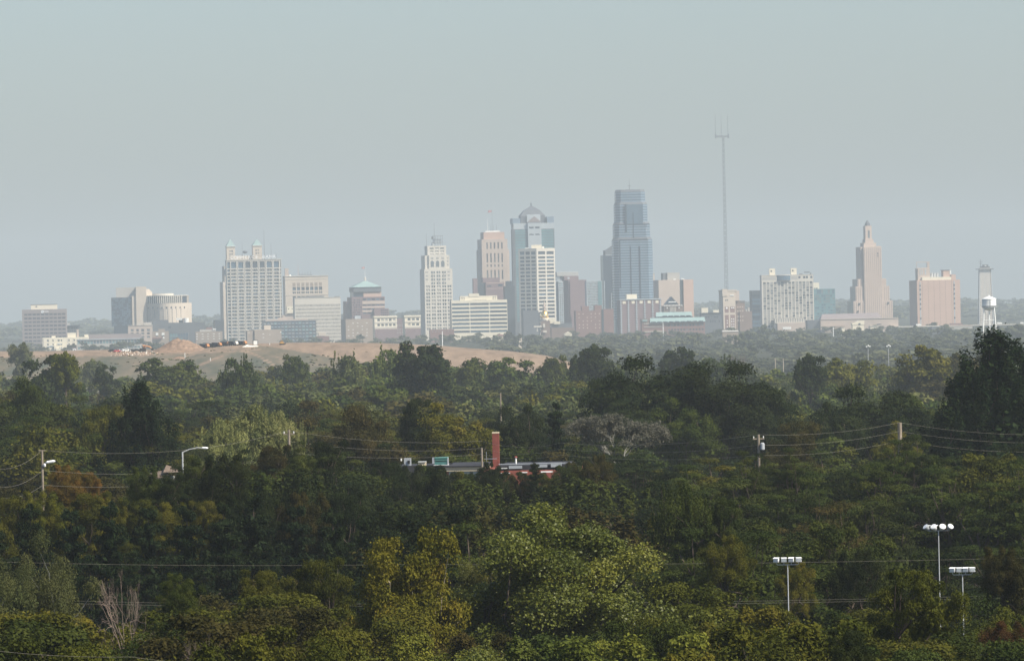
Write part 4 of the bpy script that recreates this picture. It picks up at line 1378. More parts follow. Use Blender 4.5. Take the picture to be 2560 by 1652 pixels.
for px in (1085, 1092, 1098, 1104, 1109):
    ef.box(b.x(px) - .18, b.x(px) + .18, 9, 9.4, b.z(614.5), b.z(589))
for py in (590, 598, 606):
    ef.box(b.x(1084), b.x(1111), 9, 9.3, b.z(py), b.z(py) + .35)
ef.build('roof_frame', c_mast, b.root)
b.many('roof_unit', c_ltblue, [(1088, 1107, 598, 610), (1083, 1090, 607, 613)], 10, 6)
b.many('dish', c_slate, [(1082, 1087, 591, 598)], 8, 1.5)
b.mast(1090, 557, 614, 0.4, 12)
b.mast(1069, 583, 616, 0.3, 8)

# --- striped office
b = Bld('office_building', 'white office building with long dark horizontal window stripes', 1198, 750, 8150, 4, 'striped white office')
b.facade(c_bright, [g_blue, g_dark], 1128, 1267.6, 750, None, [(1129.5, 1173), (1175, 1222), (1224, 1266.5)], [(757.2 + 9.75 * i, 762.8 + 9.75 * i) for i in range(8)], D=30, t=0.7, wname='window_band')
b.strips('mullion', c_band, [(1129.5 + 4.55 * k, 1129.9 + 4.55 * k, 756, 830) for k in range(30)], 0.3, 0.2, kind='stuff')
b.facade(c_bright, [g_dark], 1151, 1243.5, 739.5, 750, [(1154, 1157), (1159, 1162), (1232, 1235), (1237, 1240)], [(742, 744.5), (746.5, 748.5)], y0=3, D=20, name='attic', win='part')
b.solid('lift_house', c_bright, 1173, 1198.5, 733.5, 741, 2.6, 12)
b.many('vent', g_dark, [(1182 + i * 6, 1186 + i * 6, 749.3, 750.3) for i in range(6)], 2.8, 0.15)
b.solid('service_fin', c_slate, 1126, 1128.4, 752, None, -0.5, 14)

# --- plum and dark blocks below the deco tower
b = Bld('brick_tower', 'plum brick building with a square chimney stack below the pinkish deco tower', 1222, 694, 8750, 9, 'plum brick building')
b.solid('stack', c_plum, 1183, 1193.5, 695.5, None, 0, 8)
b.solid('dark_wing', c_dark, 1193.5, 1214, 707, None, 2, 18)
b.solid('wall', c_plum, 1214, 1260, 706, None, 0, 24)
b.solid('upper_wall', c_plum, 1208, 1250, 694.5, 706, 3, 18)
b.many('window_band', g_navy, [(1218, 1228, 714, 717), (1245, 1256, 711, 716)], -0.15, 0.15)
b.strips('stone_band', c_pink, [(1216, 1258, 707, 708.5), (1216, 1258, 721, 722)], -0.2, 0.2)

# --- pinkish deco tower with flag
b = Bld('art_deco_tower', 'pinkish art deco tower with vertical window slots and a flag above its roof masts', 1236, 599, 9000, 9, 'pinkish deco tower')
sl_ = [(1215.5 + 9.3 * i, 1219 + 9.3 * i) for i in range(5)]
b.facade(c_tan, [g_mid, g_dark], 1204, 1268.5, 598, None, sl_, [(606, 622), (633, 656), (661, 667), (675, 698), (705, 720)], D=40, t=0.9)
b.solid('crown', c_pink, 1210, 1262, 580.5, 598, 3, 30)
b.solid('shoulder', c_tan, 1200.5, 1272.5, 624, None, 3, 34)
b.solid('side_pier', c_tan, 1259, 1272.8, 632, None, 1.2, 20)
b.strips('roof_rail', c_whitep, [(1215, 1251, 577, 580)], 5, 1.5)
for px, t_ in ((1222, 545), (1230, 560), (1237, 562), (1244, 560)):
    b.mast(px, t_, 580, 0.45 if px == 1222 else 0.3, 8, m=c_whitep if px == 1222 else None)
b.mast(1233.5, 524, 580, 0.25, 8, 'flagpole')
b.flag(1233, 525, 5.5, 8)
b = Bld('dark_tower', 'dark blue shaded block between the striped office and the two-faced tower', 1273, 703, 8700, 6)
b.solid('wall', c_dark, 1262, 1286, 715, None, 0, 22)  # the dark colour carries the shade this block stands in
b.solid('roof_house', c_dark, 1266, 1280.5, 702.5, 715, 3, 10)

# --- glass tower with pyramid drum
b = Bld('glass_tower', 'teal glass tower with a grey pyramid dome and pale gabled centre', 1333, 573, 8900, 5, 'pyramid-domed glass tower')
b.facade(c_slate, [g_teal], 1284, 1385.5, 572.5, None, [(1288, 1320.5), (1352.5, 1384)], [(574 + 7.0 * i, 579.6 + 7.0 * i) for i in range(33)], D=42, win='stuff', t=0.3)
b.solid('corner_crown', c_band, 1282, 1301.5, 545, 558, 1, 40)
b.solid('corner_crown', c_band, 1368, 1385.5, 542.5, 558, 1, 40)
b.solid('corner_base', c_ltblue, 1284, 1385.5, 558, 572.5, 0.6, 40)
b.facade(c_ltblue, [g_navy], 1319.5, 1353, 556, 640, [(1322.5, 1333.5), (1337.5, 1348.5)], [(567, 571.5), (585, 588)], y0=-2.5, D=12, name='centre_bay')
gb_ = MB()
ga, gb2, gc = b.x(1318), b.x(1354), b.x(1336)
gb_.add([(ga, -3, b.z(556)), (gb2, -3, b.z(556)), (gc, -3, b.z(541)), (ga, 14, b.z(556)), (gb2, 14, b.z(556)), (gc, 14, b.z(541))], [(0, 1, 2), (5, 4, 3), (0, 2, 5, 3), (1, 4, 5, 2), (0, 3, 4, 1)]).build('gable', c_mauve, b.root)
b.solid('drum', c_slate, 1303, 1363.5, 539.5, 572, 4, 32)
b.solid('drum_front', c_ltblue, 1318, 1352, 536, 560, 2.5, 1.4)
pr = [(b.x(1301.5), 0), (b.x(1364.5), 0), (b.x(1364.5), 0), (b.x(1301.5), 0)]
dm = MB()
xa, xb = b.x(1301.5), b.x(1364.5)
for k0, k1, z0, z1 in ((1, .62, 539.5, 526), (.62, .06, 526, 514.5)):
    cx_, cy_ = (xa + xb) / 2, 20
    h0, h1 = (xb - xa) / 2 * k0, (xb - xa) / 2 * k1
    dm.prism([(cx_ - h0, cy_ - h0 * .9), (cx_ + h0, cy_ - h0 * .9), (cx_ + h0, cy_ + h0 * .9), (cx_ - h0, cy_ + h0 * .9)], b.z(z0), b.z(z1), 0, k1 / k0)
dm.build('dome_roof', c_slate, b.root)
MB().box(b.x(1330.5), b.x(1333.6), 18.5, 20.5, b.z(515), b.z(508)).tube([(b.x(1332), 19.5, b.z(508)), (b.x(1332), 19.5, b.z(503))], [0.6, 0.15], 5).build('spire', c_slate, b.root)
b.solid('service_fin', c_slate, 1280.5, 1283.5, 562, None, -0.5, 3)

# --- two-faced tower
b = Bld('office_tower', 'cream-gridded office tower turned to show two window faces', 1341, 621, D0, 0, 'two-faced cream tower')
zr = [(628.5, 636.5)] + [(641.2 + 9.22 * i, 646.6 + 9.22 * i) for i in range(21)]
b.th = 0.0
TH = rad(24)
sub = [(1295.5, 1341, 3, 1), (1341, 1387, 2, -1)]
b.root.rotation_euler = (0, 0, 0)
CXT = b.x(1341)
for fi, (p0, p1, n_, sg) in enumerate(sub):
    w_ = (b.x(p1) - b.x(p0)) / math.cos(TH)
    fr = empty('tower_face', (CXT, 0, 0), sg * -TH)
    fr.parent = b.root
    mb = MB()
    ox = -w_ if fi == 0 else 0.0
    xx = [(ox + w_ * p, ox + w_ * q) for p, q in iv(0.05, 0.97, n_, 0.79 if n_ == 3 else 0.84)]
    cur, t_ = -3.0, 0.7
    for zb, zt in sorted((b.z(q), b.z(p)) for p, q in zr) + [(b.z(620.6), b.z(620.6))]:
        mb.box(ox, ox + w_, 0, t_, cur, zb)
        cx = ox
        if zt > zb:
            for xa, xb in xx + [(ox + w_, ox + w_)]:
                mb.box(cx, xa, 0, t_, zb, zt)
                cx = xb
        cur = zt
    mb.build('wall', c_white, fr)
    for zb, zt in sorted((b.z(q), b.z(p)) for p, q in zr):
        for xa, xb in xx:
            gm = R.choices([g_dark, g_navy, g_blue], [3, 1, 2])[0]
            key = (round(xb - xa, 2), round(zt - zb, 2), gm.name, 'window')
            if key not in WMESH:
                WMESH[key] = MB().box(-key[0] / 2 - .05, key[0] / 2 + .05, 0, 0.12, -key[1] / 2 - .05, key[1] / 2 + .05).mesh('window', gm)
            o = bpy.data.objects.new('window', WMESH[key])
            COL.objects.link(o)
            o.parent = fr
            o.location = ((xa + xb) / 2, t_ - 0.14, (zb + zt) / 2)
wl_, wr_ = (b.x(1341) - b.x(1295.5)), (b.x(1387) - b.x(1341))
tn = math.tan(TH)
e_ = 0.75
MB().prism([(CXT - wl_ + .1, wl_ * tn + e_), (CXT, e_), (CXT + wr_ - .1, wr_ * tn + e_), (CXT + 2, 44)], -3, b.z(620.8)).build('core', c_white, b.root)
b.solid('penthouse', c_bright, 1328.5, 1354.5, 612, 620.6, 8, 12)
b.many('roof_unit', c_whitep, [(1313, 1322, 619, 620.6), (1356, 1360, 616, 620.6)], 14, 3)
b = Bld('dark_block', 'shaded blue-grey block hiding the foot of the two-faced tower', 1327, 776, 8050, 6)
b.solid('wall', c_slate, 1308, 1346, 776, None, 0, 25)  # the block's shadow is put into this slate colour
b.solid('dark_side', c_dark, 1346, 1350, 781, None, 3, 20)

# --- glass flats, plum tower, ribbed block
b = Bld('apartment_tower', 'pale teal apartment tower with balcony stacks beside the two-faced tower', 1391, 703, 8450, 4)
b.facade(c_ltblue, [g_teal, g_dark], 1375, 1408, 703.5, None, [(1377, 1381), (1382.5, 1386.5), (1398, 1401.5), (1403, 1406.5)], iv(706, 830, 22, 0.55), D=20, win='stuff')
b.solid('recess', g_navy, 1390, 1396, 704, None, -0.2, 0.3)
b = Bld('office_tower', 'plum brick tower with a pale louvred roof house', 1432, 699, 8800, 12, 'plum brick tower')
b.solid('wall', c_plum, 1420.5, 1466, 700, None, 0, 40)
b.solid('upper_wall', c_plum, 1412, 1448, 690, 700, 4, 28)
b.solid('lower_wing', c_plum, 1424, 1436, 700.5, None, -1.5, 4)
b.facade(c_ltblue, [g_mid], 1395, 1449, 679.5, 690, [], [], y0=7, D=18, name='roof_house')
b.strips('louvre', c_white, [(1395, 1449, 680 + 2.6 * k, 681 + 2.6 * k) for k in range(4)], 6.7, 0.3)
b.strips('side_floors', c_ltblue, [(1396, 1410, 690, 692), (1396, 1410, 694, 696), (1396, 1410, 698, 700)], 9, 12)
b.many('service_slot', c_dark, [(1428, 1432.5, 707, 840)], -0.3, 0.3)
b.many('roof_window', c_ltblue, [(1420, 1425.5, 692.5, 697.5)], 3.7, 0.3)
b = Bld('apartment_tower', 'ribbed pale green apartment tower between the plum brick tower and the dark tower', 1486, 702, 8750, 5, 'ribbed pale apartment tower')
b.facade(c_ltblue, [g_dark, g_teal], 1466, 1505, 702, None, iv(1468, 1494, 8, 0.8), iv(704, 800, 24, 0.5), D=24, win='stuff')
b.solid('glass_side', g_teal, 1494.5, 1504, 703, None, -0.3, 0.5)
b = Bld('brick_building', 'wide dull red brick building stepping up in front of the ribbed apartment tower', 1486, 773, 8250, 5, 'wide red brick building')
b.solid('wall', c_red, 1439, 1505, 776, None, 0, 25)
b.solid('upper_left', c_red, 1455, 1473, 764.5, 776, 2, 14)
b.solid('upper_right', c_red, 1487, 1505, 763, 776, 2, 14)
b.solid('right_wing', c_red, 1507.5, 1534.5, 773, None, 3, 22)
b.solid('shaded_slot', c_dark, 1503.5, 1509, 774, None, -0.5, 4)  # dark box in place of the shade between the brick wings
b.many('window', c_cream, [(1446 + i * 10.2, 1448.6 + i * 10.2, y, y + 2.4) for i in range(6) for y in (783, 792, 801, 810, 818) if (i * 5 + int(y)) % 4 != 1], -0.2, 0.2)
b = Bld('dark_tower', 'narrow near-black glass tower standing against the blue skyscraper', 1525, 638, 9000, 7, 'narrow dark glass tower')
b.solid('wall', g_navy, 1507.5, 1540, 638, None, 0, 28)
b.solid('setback', c_slate, 1513.5, 1540, 625.5, 638, 3, 20)
wg = MB()
wg.add([(b.x(1517), 4, b.z(625.5)), (b.x(1540), 4, b.z(625.5)), (b.x(1540), 4, b.z(611)), (b.x(1517), 20, b.z(625.5)), (b.x(1540), 20, b.z(625.5)), (b.x(1540), 20, b.z(611))], [(0, 1, 2), (5, 4, 3), (0, 3, 4, 1), (1, 4, 5, 2), (0, 2, 5, 3)]).build('sloped_roof', c_slate, b.root)
b.strips('parapet', c_ltblue, [(1513, 1540, 637, 638.5)], -0.2, 0.4)
b.mast(1509, 702, 775, 0.6, -1.5, 'corner_post', c_ltblue, 1)
sc_ = MB()
for px in (1526, 1533):
    sc_.box(b.x(px) - .3, b.x(px) + .3, -2, -1.4, b.z(775), b.z(676 if px > 1530 else 733))
for py in range(735, 775, 9):
    sc_.box(b.x(1526), b.x(1533), -1.9, -1.5, b.z(py), b.z(py) + .5)
sc_.build('ladder_frame', c_ltblue, b.root)

# --- the blue skyscraper
b = Bld('skyscraper', 'tallest blue-grey glass skyscraper with four stepped chamfered tiers', 1577, 480, 8600, 3, 'blue glass skyscraper')
tiers = [(1541, 1613.6, 480, 511), (1538.4, 1618.5, 511, 561), (1535, 1624, 561, 599.5), (1532, 1629, 599.5, None)]
for ti, (xa, xb, tp, bt) in enumerate(tiers):
    x0, x1 = b.x(xa), b.x(xb)
    ins = (3 - ti) * 1.6
    c_ = 6.0
    y0, y1 = ins, 48 - ins

    def octo(g):
        return [(x0 + c_ - g * .4, y0 - g), (x1 - c_ + g * .4, y0 - g), (x1 + g, y0 + c_ - g * .4), (x1 + g, y1 - c_ + g * .4), (x1 - c_ + g * .4, y1 + g), (x0 + c_ - g * .4, y1 + g), (x0 - g, y1 - c_ + g * .4), (x0 - g, y0 + c_ - g * .4)]
    MB().prism(octo(0), b.z(bt), b.z(tp)).build('tier', g_blue, b.root)
    sp_ = MB()
    py = tp + 2.2
    while py < (bt or 800) - 1:
        sp_.prism(octo(0.28), b.z(py + 2.9), b.z(py))
        py += 6.6
    sp_.build('spandrel_band', c_band, b.root, kind='stuff')
    MB().prism(octo(0.0), b.z(tp), b.z(tp) + 3.2, 0, 0.93).build('sloped_crown', c_slate, b.root)
b.many('dark_slot', g_navy, [(1571.5, 1574.5, 616, 800), (1593.5, 1597.5, 616, 800)], -0.55, 0.4)
b.many('dark_slot', g_navy, [(1544.5, 1548, 600, 720)], -0.5, 0.4)
b.many('dark_slot', g_navy, [(1580.6, 1582.6, 531, 597)], 1.0, 0.4)
b.many('dark_slot', g_navy, [(1561, 1565.5, 510, 580)], 1.0, 0.4)
b.many('dark_slot', g_navy, [(1543, 1622, 560, 562.5)], 1.0, 0.5)
b.many('dark_slot', g_navy, [(1546, 1616, 597.5, 601.5)], -0.5, 0.5)
b.solid('upper_bay', g_blue, 1563, 1606, 511, 560, 1.2, 2)
MB().cyl(b.x(1579), 22, 8.5, b.z(480) + 2.5, b.z(473), 18, 0, 0.7).build('crown_cap', c_slate, b.root)
b.solid('parapet_light', c_whitep, 1564, 1595, 477.2, 478.8, 10, 1)
b.mast(1576.5, 447, 474, 0.6, 22, 'mast', None, 0.2)
b.strips('mast_arm', c_mast, [(1572, 1581, 463.6, 464.6)], 21.7, 0.5)
b.many('roof_light', c_whitep, [(1614 + i * 3.6, 1615.4 + i * 3.6, 575, 576) for i in range(3)], -0.4, 0.3)
b = Bld('white_slab', 'thin white edge of a building peeking past the blue skyscraper', 1633, 684, 8900, 3)
b.solid('wall', c_cream, 1630, 1636.5, 684, None, 0, 20)
b.solid('roof_slab', c_white, 1629.5, 1637, 683, 684, -0.3, 20.6)

# --- brick hotel with white window heads
b = Bld('hotel', 'plum brick hotel with cream top panels and pale vertical balcony strips', 1601, 747, 8050, 8, 'plum brick hotel')
b.solid('wall', c_plum, 1550, 1653, 749, None, 0, 26)
b.solid('roof_slab', c_ltblue, 1548, 1655, 746.8, 749, -1, 28)
b.many('cream_panel', c_bright, [(x, x + 8, 752, 758.5) for x in (1556, 1578.5, 1598.5, 1618.5, 1638.5)], -0.4, 0.4)
b.many('pale_pier', c_ltblue, [(x - 1, x + 1, 751, 838) for x in (1552, 1570.5, 1591, 1611.5, 1631.5, 1650.5)], -0.5, 0.4)
b.strips('balcony', c_ltblue, [(x - 3.3, x + 3.3, y, y + 1.2) for x in (1552, 1570.5, 1591, 1611.5, 1631.5, 1650.5) for y in np.arange(762, 834, 6.1)], -0.8, 0.6, kind='stuff')
b.solid('penthouse', c_bright, 1568.6, 1594.5, 735, 746.8, 6, 10)

# --- salmon-grey block, gabled church front, teal roofed mall
b = Bld('office_block', 'pinkish tan windowless block with a dark vertical slot', 1684, 699, 8800, 12, 'pinkish tan block')
b.solid('wall', c_tan, 1646, 1699, 699.5, None, 0, 44)
b.solid('right_wall', c_pink, 1708.5, 1733.5, 699.5, None, 0, 40)
b.solid('slot', c_dark, 1699, 1708.5, 700.5, None, 2, 30)
b.solid('penthouse', c_grey, 1671, 1702, 681.5, 699.5, 6, 16)
b.solid('penthouse_side', c_slate, 1661, 1671, 682, 699.5, 8, 12)
b.many('roof_unit', c_whitep, [(1684, 1690, 697, 699.5), (1704, 1708, 696, 699.5), (1709, 1712, 697.5, 699.5)], 1, 2)
b = Bld('gabled_building', 'brick building with a dark blue triangular gable and white columns', 1681, 760, 8300, 5, 'blue-gabled brick building')
b.solid('wall', c_brown, 1659, 1707.5, 764, None, 0, 26)
gp = MB()
gp.add([(b.x(1662), -1, b.z(762)), (b.x(1697), -1, b.z(762)), (b.x(1679.5), -1, b.z(741.5)), (b.x(1662), 20, b.z(762)), (b.x(1697), 20, b.z(762)), (b.x(1679.5), 20, b.z(741.5))], [(0, 1, 2), (5, 4, 3), (0, 2, 5, 3), (1, 4, 5, 2), (0, 3, 4, 1)]).build('gable_roof', g_navy, b.root)
b.many('column', c_white, [(1674 + i * 3.3, 1675.6 + i * 3.3, 767, 779) for i in range(5)], -1.2, 0.6)
b.many('white_trim', c_whitep, [(1671, 1690, 753.5, 756), (1659, 1707, 763, 764.5), (1666, 1669, 768, 771), (1696, 1699, 768, 771)], -1.4, 0.4)
b = Bld('mall_building', 'long brick building with two tiers of teal roof and white window bands', 1682, 793, 7900, 2, 'teal-roofed brick building')
b.facade(c_red, [g_dark, g_mid], 1604, 1762, 806, None, iv(1668, 1760, 12, 0.6), [(810.5, 815.5), (822, 827)], D=28)
for nm, a_, c2, t_, bt_, y_ in (('roof', 1625, 1763, 794, 805, -2), ('upper_roof', 1641, 1732, 780, 791, 8)):
    MB().add([(b.x(a_), y_, b.z(bt_)), (b.x(c2), y_, b.z(bt_)), (b.x(c2 - 1), y_ + 8, b.z(t_)), (b.x(a_ + 1), y_ + 8, b.z(t_)), (b.x(a_), y_ + 16, b.z(bt_)), (b.x(c2), y_ + 16, b.z(bt_))],
             [(0, 1, 2, 3), (4, 3, 2, 5), (0, 3, 4), (1, 5, 2), (0, 4, 5, 1)]).build(nm, c_copper, b.root)
b.solid('clerestory', c_slate, 1640, 1733, 791, 806, 9, 16)
b.many('skylight', g_dark, [(1627 + i * 14.8, 1639 + i * 14.8, 803, 805.5) for i in range(9)], -2.6, 0.5)
b.many('skylight', g_dark, [(1657 + i * 14.8, 1669 + i * 14.8, 788.8, 791) for i in range(5)], 7.4, 0.5)
b.many('white_band', c_white, [(1609, 1655, 806.5, 808.2), (1609, 1655, 815, 816.2), (1609, 1655, 826.5, 828.5)], -0.6, 0.6)
b.solid('corner_roof', c_copper, 1606, 1618, 797, 802, -1, 6)
b.solid('stair_block', c_brown, 1602, 1625, 795, 806, 3, 14)
b = Bld('flagpole', 'white pole in front of the teal-roofed brick building', 1657.5, 806, 7300, 0, cat='pole')
b.mast(1657.5, 806, 842, 0.55, 0, 'pole', c_whitep, 0.8)
b.solid('footing', c_grey, 1656.3, 1658.7, 841, None, -1, 2)

# --- gold dome church
b = Bld('cathedral', 'brick cathedral with a small shining gold dome and slim spire', 1362, 800, 7950, 3, 'gold dome')
b.solid('nave_wall', c_brown, 1378, 1436, 820, None, 0, 22)
b.solid('nave_roof', c_slate, 1376, 1430, 808.5, 820, 2, 16)
b.solid('tower_base', c_brown, 1352, 1375, 802, None, -2, 14)
b.solid('transept', c_bright, 1372, 1388, 797, 809, 1, 8)
b.solid('transept', c_bright, 1385, 1400.5, 804, 811, 0, 8)
b.solid('portico', c_white, 1334, 1354, 814, 818, -5, 10)
b.many('column', c_white, [(1341, 1343.5, 818, 828), (1357, 1362, 809, 818), (1357, 1366, 826, 831)], -4, 1)
zb = lambda p: b.z(p)
R0 = (b.x(1373) - b.x(1351)) / 2
MB().lathe(b.x(1362), 5, [(R0, zb(800)), (R0, zb(794.5))], 16).build('drum', c_bright, b.root)
MB().lathe(b.x(1362), 5, [(R0 * .98, zb(794.5)), (R0 * .98, zb(790)), (R0 * .86, zb(784)), (R0 * .6, zb(779)), (R0 * .3, zb(776))], 18).build('dome', c_gold, b.root, smooth=True)
MB().lathe(b.x(1362), 5, [(R0 * .3, zb(776)), (R0 * .28, zb(769)), (R0 * .42, zb(768)), (R0 * .2, zb(760)), (0.1, zb(752))], 10).build('lantern', c_tan, b.root)
b.many('dome_window', c_white, [(1360, 1365, 786, 791), (1353, 1355, 787, 791), (1369, 1371, 787, 791)], 5 - R0 - 0.2, 0.5)
b = Bld('house', 'small house with a cream gable below the cathedral', 1421, 830, 7350, 3)
MB().add([(b.x(1410), 0, b.z(834.5)), (b.x(1431), 0, b.z(834.5)), (b.x(1421), 0, b.z(829)), (b.x(1410), 12, b.z(834.5)), (b.x(1431), 12, b.z(834.5)), (b.x(1421), 12, b.z(829))], [(0, 1, 2), (5, 4, 3), (0, 2, 5, 3), (1, 4, 5, 2), (0, 3, 4, 1)]).build('roof', c_bright, b.root)
b.solid('wall', c_bright, 1411, 1430, 834.5, None, 0.3, 11)

# --- tall tv mast
b = Bld('television_tower', 'very tall thin lattice mast with three antenna rods on top', 1808, 345, 11300, 0, 'tall thin mast', cat='mast')
tw = MB()
zt, z0 = b.z(343), -2.0
hw = lambda z: 3.3 - 1.7 * (z / zt)
NB = 34
for cx_, cy_ in ((-1, -1), (1, -1), (0, 1)):
    tw.tube([(cx_ * hw(0), cy_ * hw(0), z0), (cx_ * hw(zt), cy_ * hw(zt), zt)], [0.42, 0.36], 4)
cs = ((-1, -1), (1, -1), (0, 1))
tw.build('leg_frame', c_mast, b.root)
br = MB()
for i in range(NB):
    za, zb_ = zt * i / NB, zt * (i + 1) / NB
    for k in range(3):
        a_, c2 = cs[k], cs[(k + 1) % 3]
        br.tube([(a_[0] * hw(za), a_[1] * hw(za), za), (c2[0] * hw(zb_), c2[1] * hw(zb_), zb_)], 0.17, 3)
        br.tube([(c2[0] * hw(za), c2[1] * hw(za), za), (a_[0] * hw(zb_), a_[1] * hw(zb_), zb_)], 0.17, 3)
br.build('lattice', c_mast, b.root, kind='stuff')
for px, tp in ((1789, 286), (1803.5, 288), (1820, 286)):
    MB().tube([(b.x(px), 0, b.z(341)), (b.x(px), 0, b.z(tp))], [0.6, 0.3], 5).build('antenna', c_mast, b.root)
b.solid('platform', c_mast, 1787, 1823, 339, 344, -1.2, 2.4)
for px in (1789, 1821):
    b.solid('antenna_base', c_mast, px - 2, px + 2, 335, 346, -1.6, 3.2)

# --- right half of the skyline
b = Bld('warehouse', 'low slate building with two white water tanks on its roof', 1780, 782, 8100, 4)
b.facade(c_slate, [g_dark, g_mid], 1753.5, 1803, 782.5, None, iv(1757, 1801, 8, 0.5), [(790, 795), (801, 806)], D=22)
b.solid('cornice', c_dark, 1752.5, 1804, 781.5, 783.5, -0.8, 24)
b.solid('tank', c_bright, 1754.5, 1771, 769, 781.5, 3, 8)
b.solid('tank', c_bright, 1784, 1798, 775, 781.5, 3, 6)
b.mast(1766, 763, 770, 0.3, 5)
b = Bld('brick_tower', 'red and cream brick tower with tall paired panels', 1826, 724, 8200, 10, 'red and cream brick tower')
b.solid('wall', c_cream, 1807, 1838, 727, None, 0, 26)
b.solid('cream_head', c_cream, 1806, 1842, 724.5, 728, -0.4, 26)
b.solid('corner_turret', c_cream, 1805.5, 1818, 722.5, 740, -0.7, 8)
b.solid('right_head', c_tan, 1838, 1848.5, 727, 752, 1, 18)
b.many('brick_panel', c_red, [(1811, 1820.5, 766, 781), (1824.5, 1836, 766, 781), (1811, 1820.5, 787, 823), (1824.5, 1836, 787, 823)], -0.15, 0.2)
b.many('window', c_whitep, [(1813.5, 1818, 767.5, 772), (1827, 1830, 767.5, 771), (1831.5, 1834.5, 767.5, 771)] + [(x, x + 2.4, y, y + 3) for x in (1826.5, 1831.5) for y in (796, 802, 809, 815, 820)] + [(1815, 1817.5, y, y + 2.5) for y in (800, 806, 815)], -0.4, 0.3)
b.many('window', g_dark, [(1813, 1815, 748, 751.5), (1817, 1819, 748, 751.5), (1825, 1833, 738, 740)], -0.3, 0.3)
b.many('white_slab', c_whitep, [(1825, 1834, 737, 739.3)], -0.6, 0.4)
b.solid('dark_wing', c_brown, 1838, 1863, 752, None, 4, 20)  # brown tone includes the shade on this wing
b.solid('low_wing', c_brown, 1849, 1880, 779, None, 2, 22)
b.solid('wing_parapet', c_slate, 1852, 1864, 753, 756, 3.5, 10)
b.many('window', c_tan, [(1843 + i * 6, 1846 + i * 6, y, y + 3) for i in range(3) for y in (766, 776, 790, 800)], 1.8, 0.2)
b.many('roof_unit', c_grey, [(1866, 1869, 774, 779), (1872, 1876, 770, 779)], 6, 4)
b = Bld('glass_block', 'dark blue glass block beside the white hotel slab', 1892, 726, 8600, 4, 'dark blue glass block')
b.facade(c_dark, [g_navy, g_blue], 1878.5, 1908, 727, None, [(1880, 1905)], iv(735, 826, 10, 0.7), D=26, win='part', wname='window_band')
b.solid('roof_slab', c_slate, 1878, 1908.5, 726, 727.3, -0.3, 27)

b = Bld('hotel_slab', 'wide white hotel slab with a fine window grid and two white rooftop cubes', 1968, 688, D0, 3, 'white hotel slab')
hx, hz = iv(1906, 2032, 14, 0.74), [(704.5 + 6.35 * i, 708.9 + 6.35 * i) for i in range(18)]
b.facade(c_white, [g_pale, g_mid, g_dark], 1903.5, 2033.5, 688, None, hx, hz, D=24, win='part', t=0.5, weights=[6, 3, 2])
b.strips('sill_line', c_slate, [(p, q, 709 + 6.35 * i, 709.7 + 6.35 * i) for p, q in hx for i in range(18)], -0.05, 0.05, kind='stuff')
b.solid('parapet', c_white, 1903, 2034, 686.8, 688.2, -0.3, 24.6)
b.many('band_panel', c_grey, [(1905, 1940, 691, 699), (1978, 1994, 691, 699)], -0.12, 0.12)
bow = [(b.x(1942 + 34 * i / 8), -0.2 - 2.6 * (1 - (i / 4 - 1) ** 2)) for i in range(9)]
MB().prism(bow + [(b.x(1976), 0.5), (b.x(1942), 0.5)], b.z(699.5), b.z(688.5)).build('bow_window', g_blue, b.root)
MB().prism([(p[0], p[1] - .3) for p in bow] + [(b.x(1976), 0.6), (b.x(1942), 0.6)], b.z(688.5), b.z(687)).build('bow_roof', c_white, b.root)
MB().prism([(p[0], p[1] - .3) for p in bow] + [(b.x(1976), 0.6), (b.x(1942), 0.6)], b.z(701), b.z(699.5)).build('bow_base', c_slate, b.root)
b.many('window', g_dark, [(1996, 2001, 691, 696.5), (2008, 2013, 691, 696.5), (2015, 2019.5, 691, 696.5), (2026, 2031, 691, 696.5)], -0.15, 0.15)
for x0 in (1924.5, 1978.5):
    b.solid('roof_cube', c_bright, x0, x0 + 14.5, 670.5, 687, 5, 8)
    b.many('vent', g_dark, [(x0 + 3, x0 + 6.5, 675, 678.5)], 4.8, 0.2)
b.many('roof_unit', c_slate, [(2013, 2026, 680, 683), (2000, 2008, 684.5, 687), (2028, 2030, 683, 687)], 8, 5)
b.facade(c_white, [g_pale], 1932, 2005, 795, 807, iv(1933, 2004, 12, 0.5), [(796.5, 806)], y0=-14, D=12, name='fluted_annex', win='part', wname='flute')
b.solid('podium', c_tan, 1938, 2020, 807, None, -16, 14)
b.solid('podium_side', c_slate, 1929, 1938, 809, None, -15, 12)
b.many('white_front', c_whitep, [(1951, 1972, 817, 823)], -16.3, 0.3)

b = Bld('glass_block', 'teal glass block with a white cube on top beside the white hotel slab', 2061, 722, 8700, 4, 'teal glass block')
b.facade(g_teal, [g_blue, g_teal, g_mid], 2034, 2087.5, 722, None, iv(2036, 2086, 9, 0.82), [(724, 734)] + [(737.5 + 7.4 * i, 742 + 7.4 * i) for i in range(9)], D=28, win='part', t=0.3)
b.solid('roof_cube', c_bright, 2034, 2049.5, 706, 722, 6, 10)
b.many('vent', g_dark, [(2036, 2038, 719, 721.5), (2040, 2045, 719, 721.5)], 5.8, 0.2)
b = Bld('rail_station', 'long low stone station hall with a sloping grey roof', 2130, 796, 8050, 2, 'long stone station')
b.solid('wall', c_tan, 2051, 2246, 797, None, 0, 40)
b.solid('shaded_wing', c_slate, 2019, 2051, 798, None, 6, 30)  # stone wing coloured slate to hold its shade
b.solid('lower_front', c_buff, 2060, 2110, 814, None, -8, 8)
hh = MB()
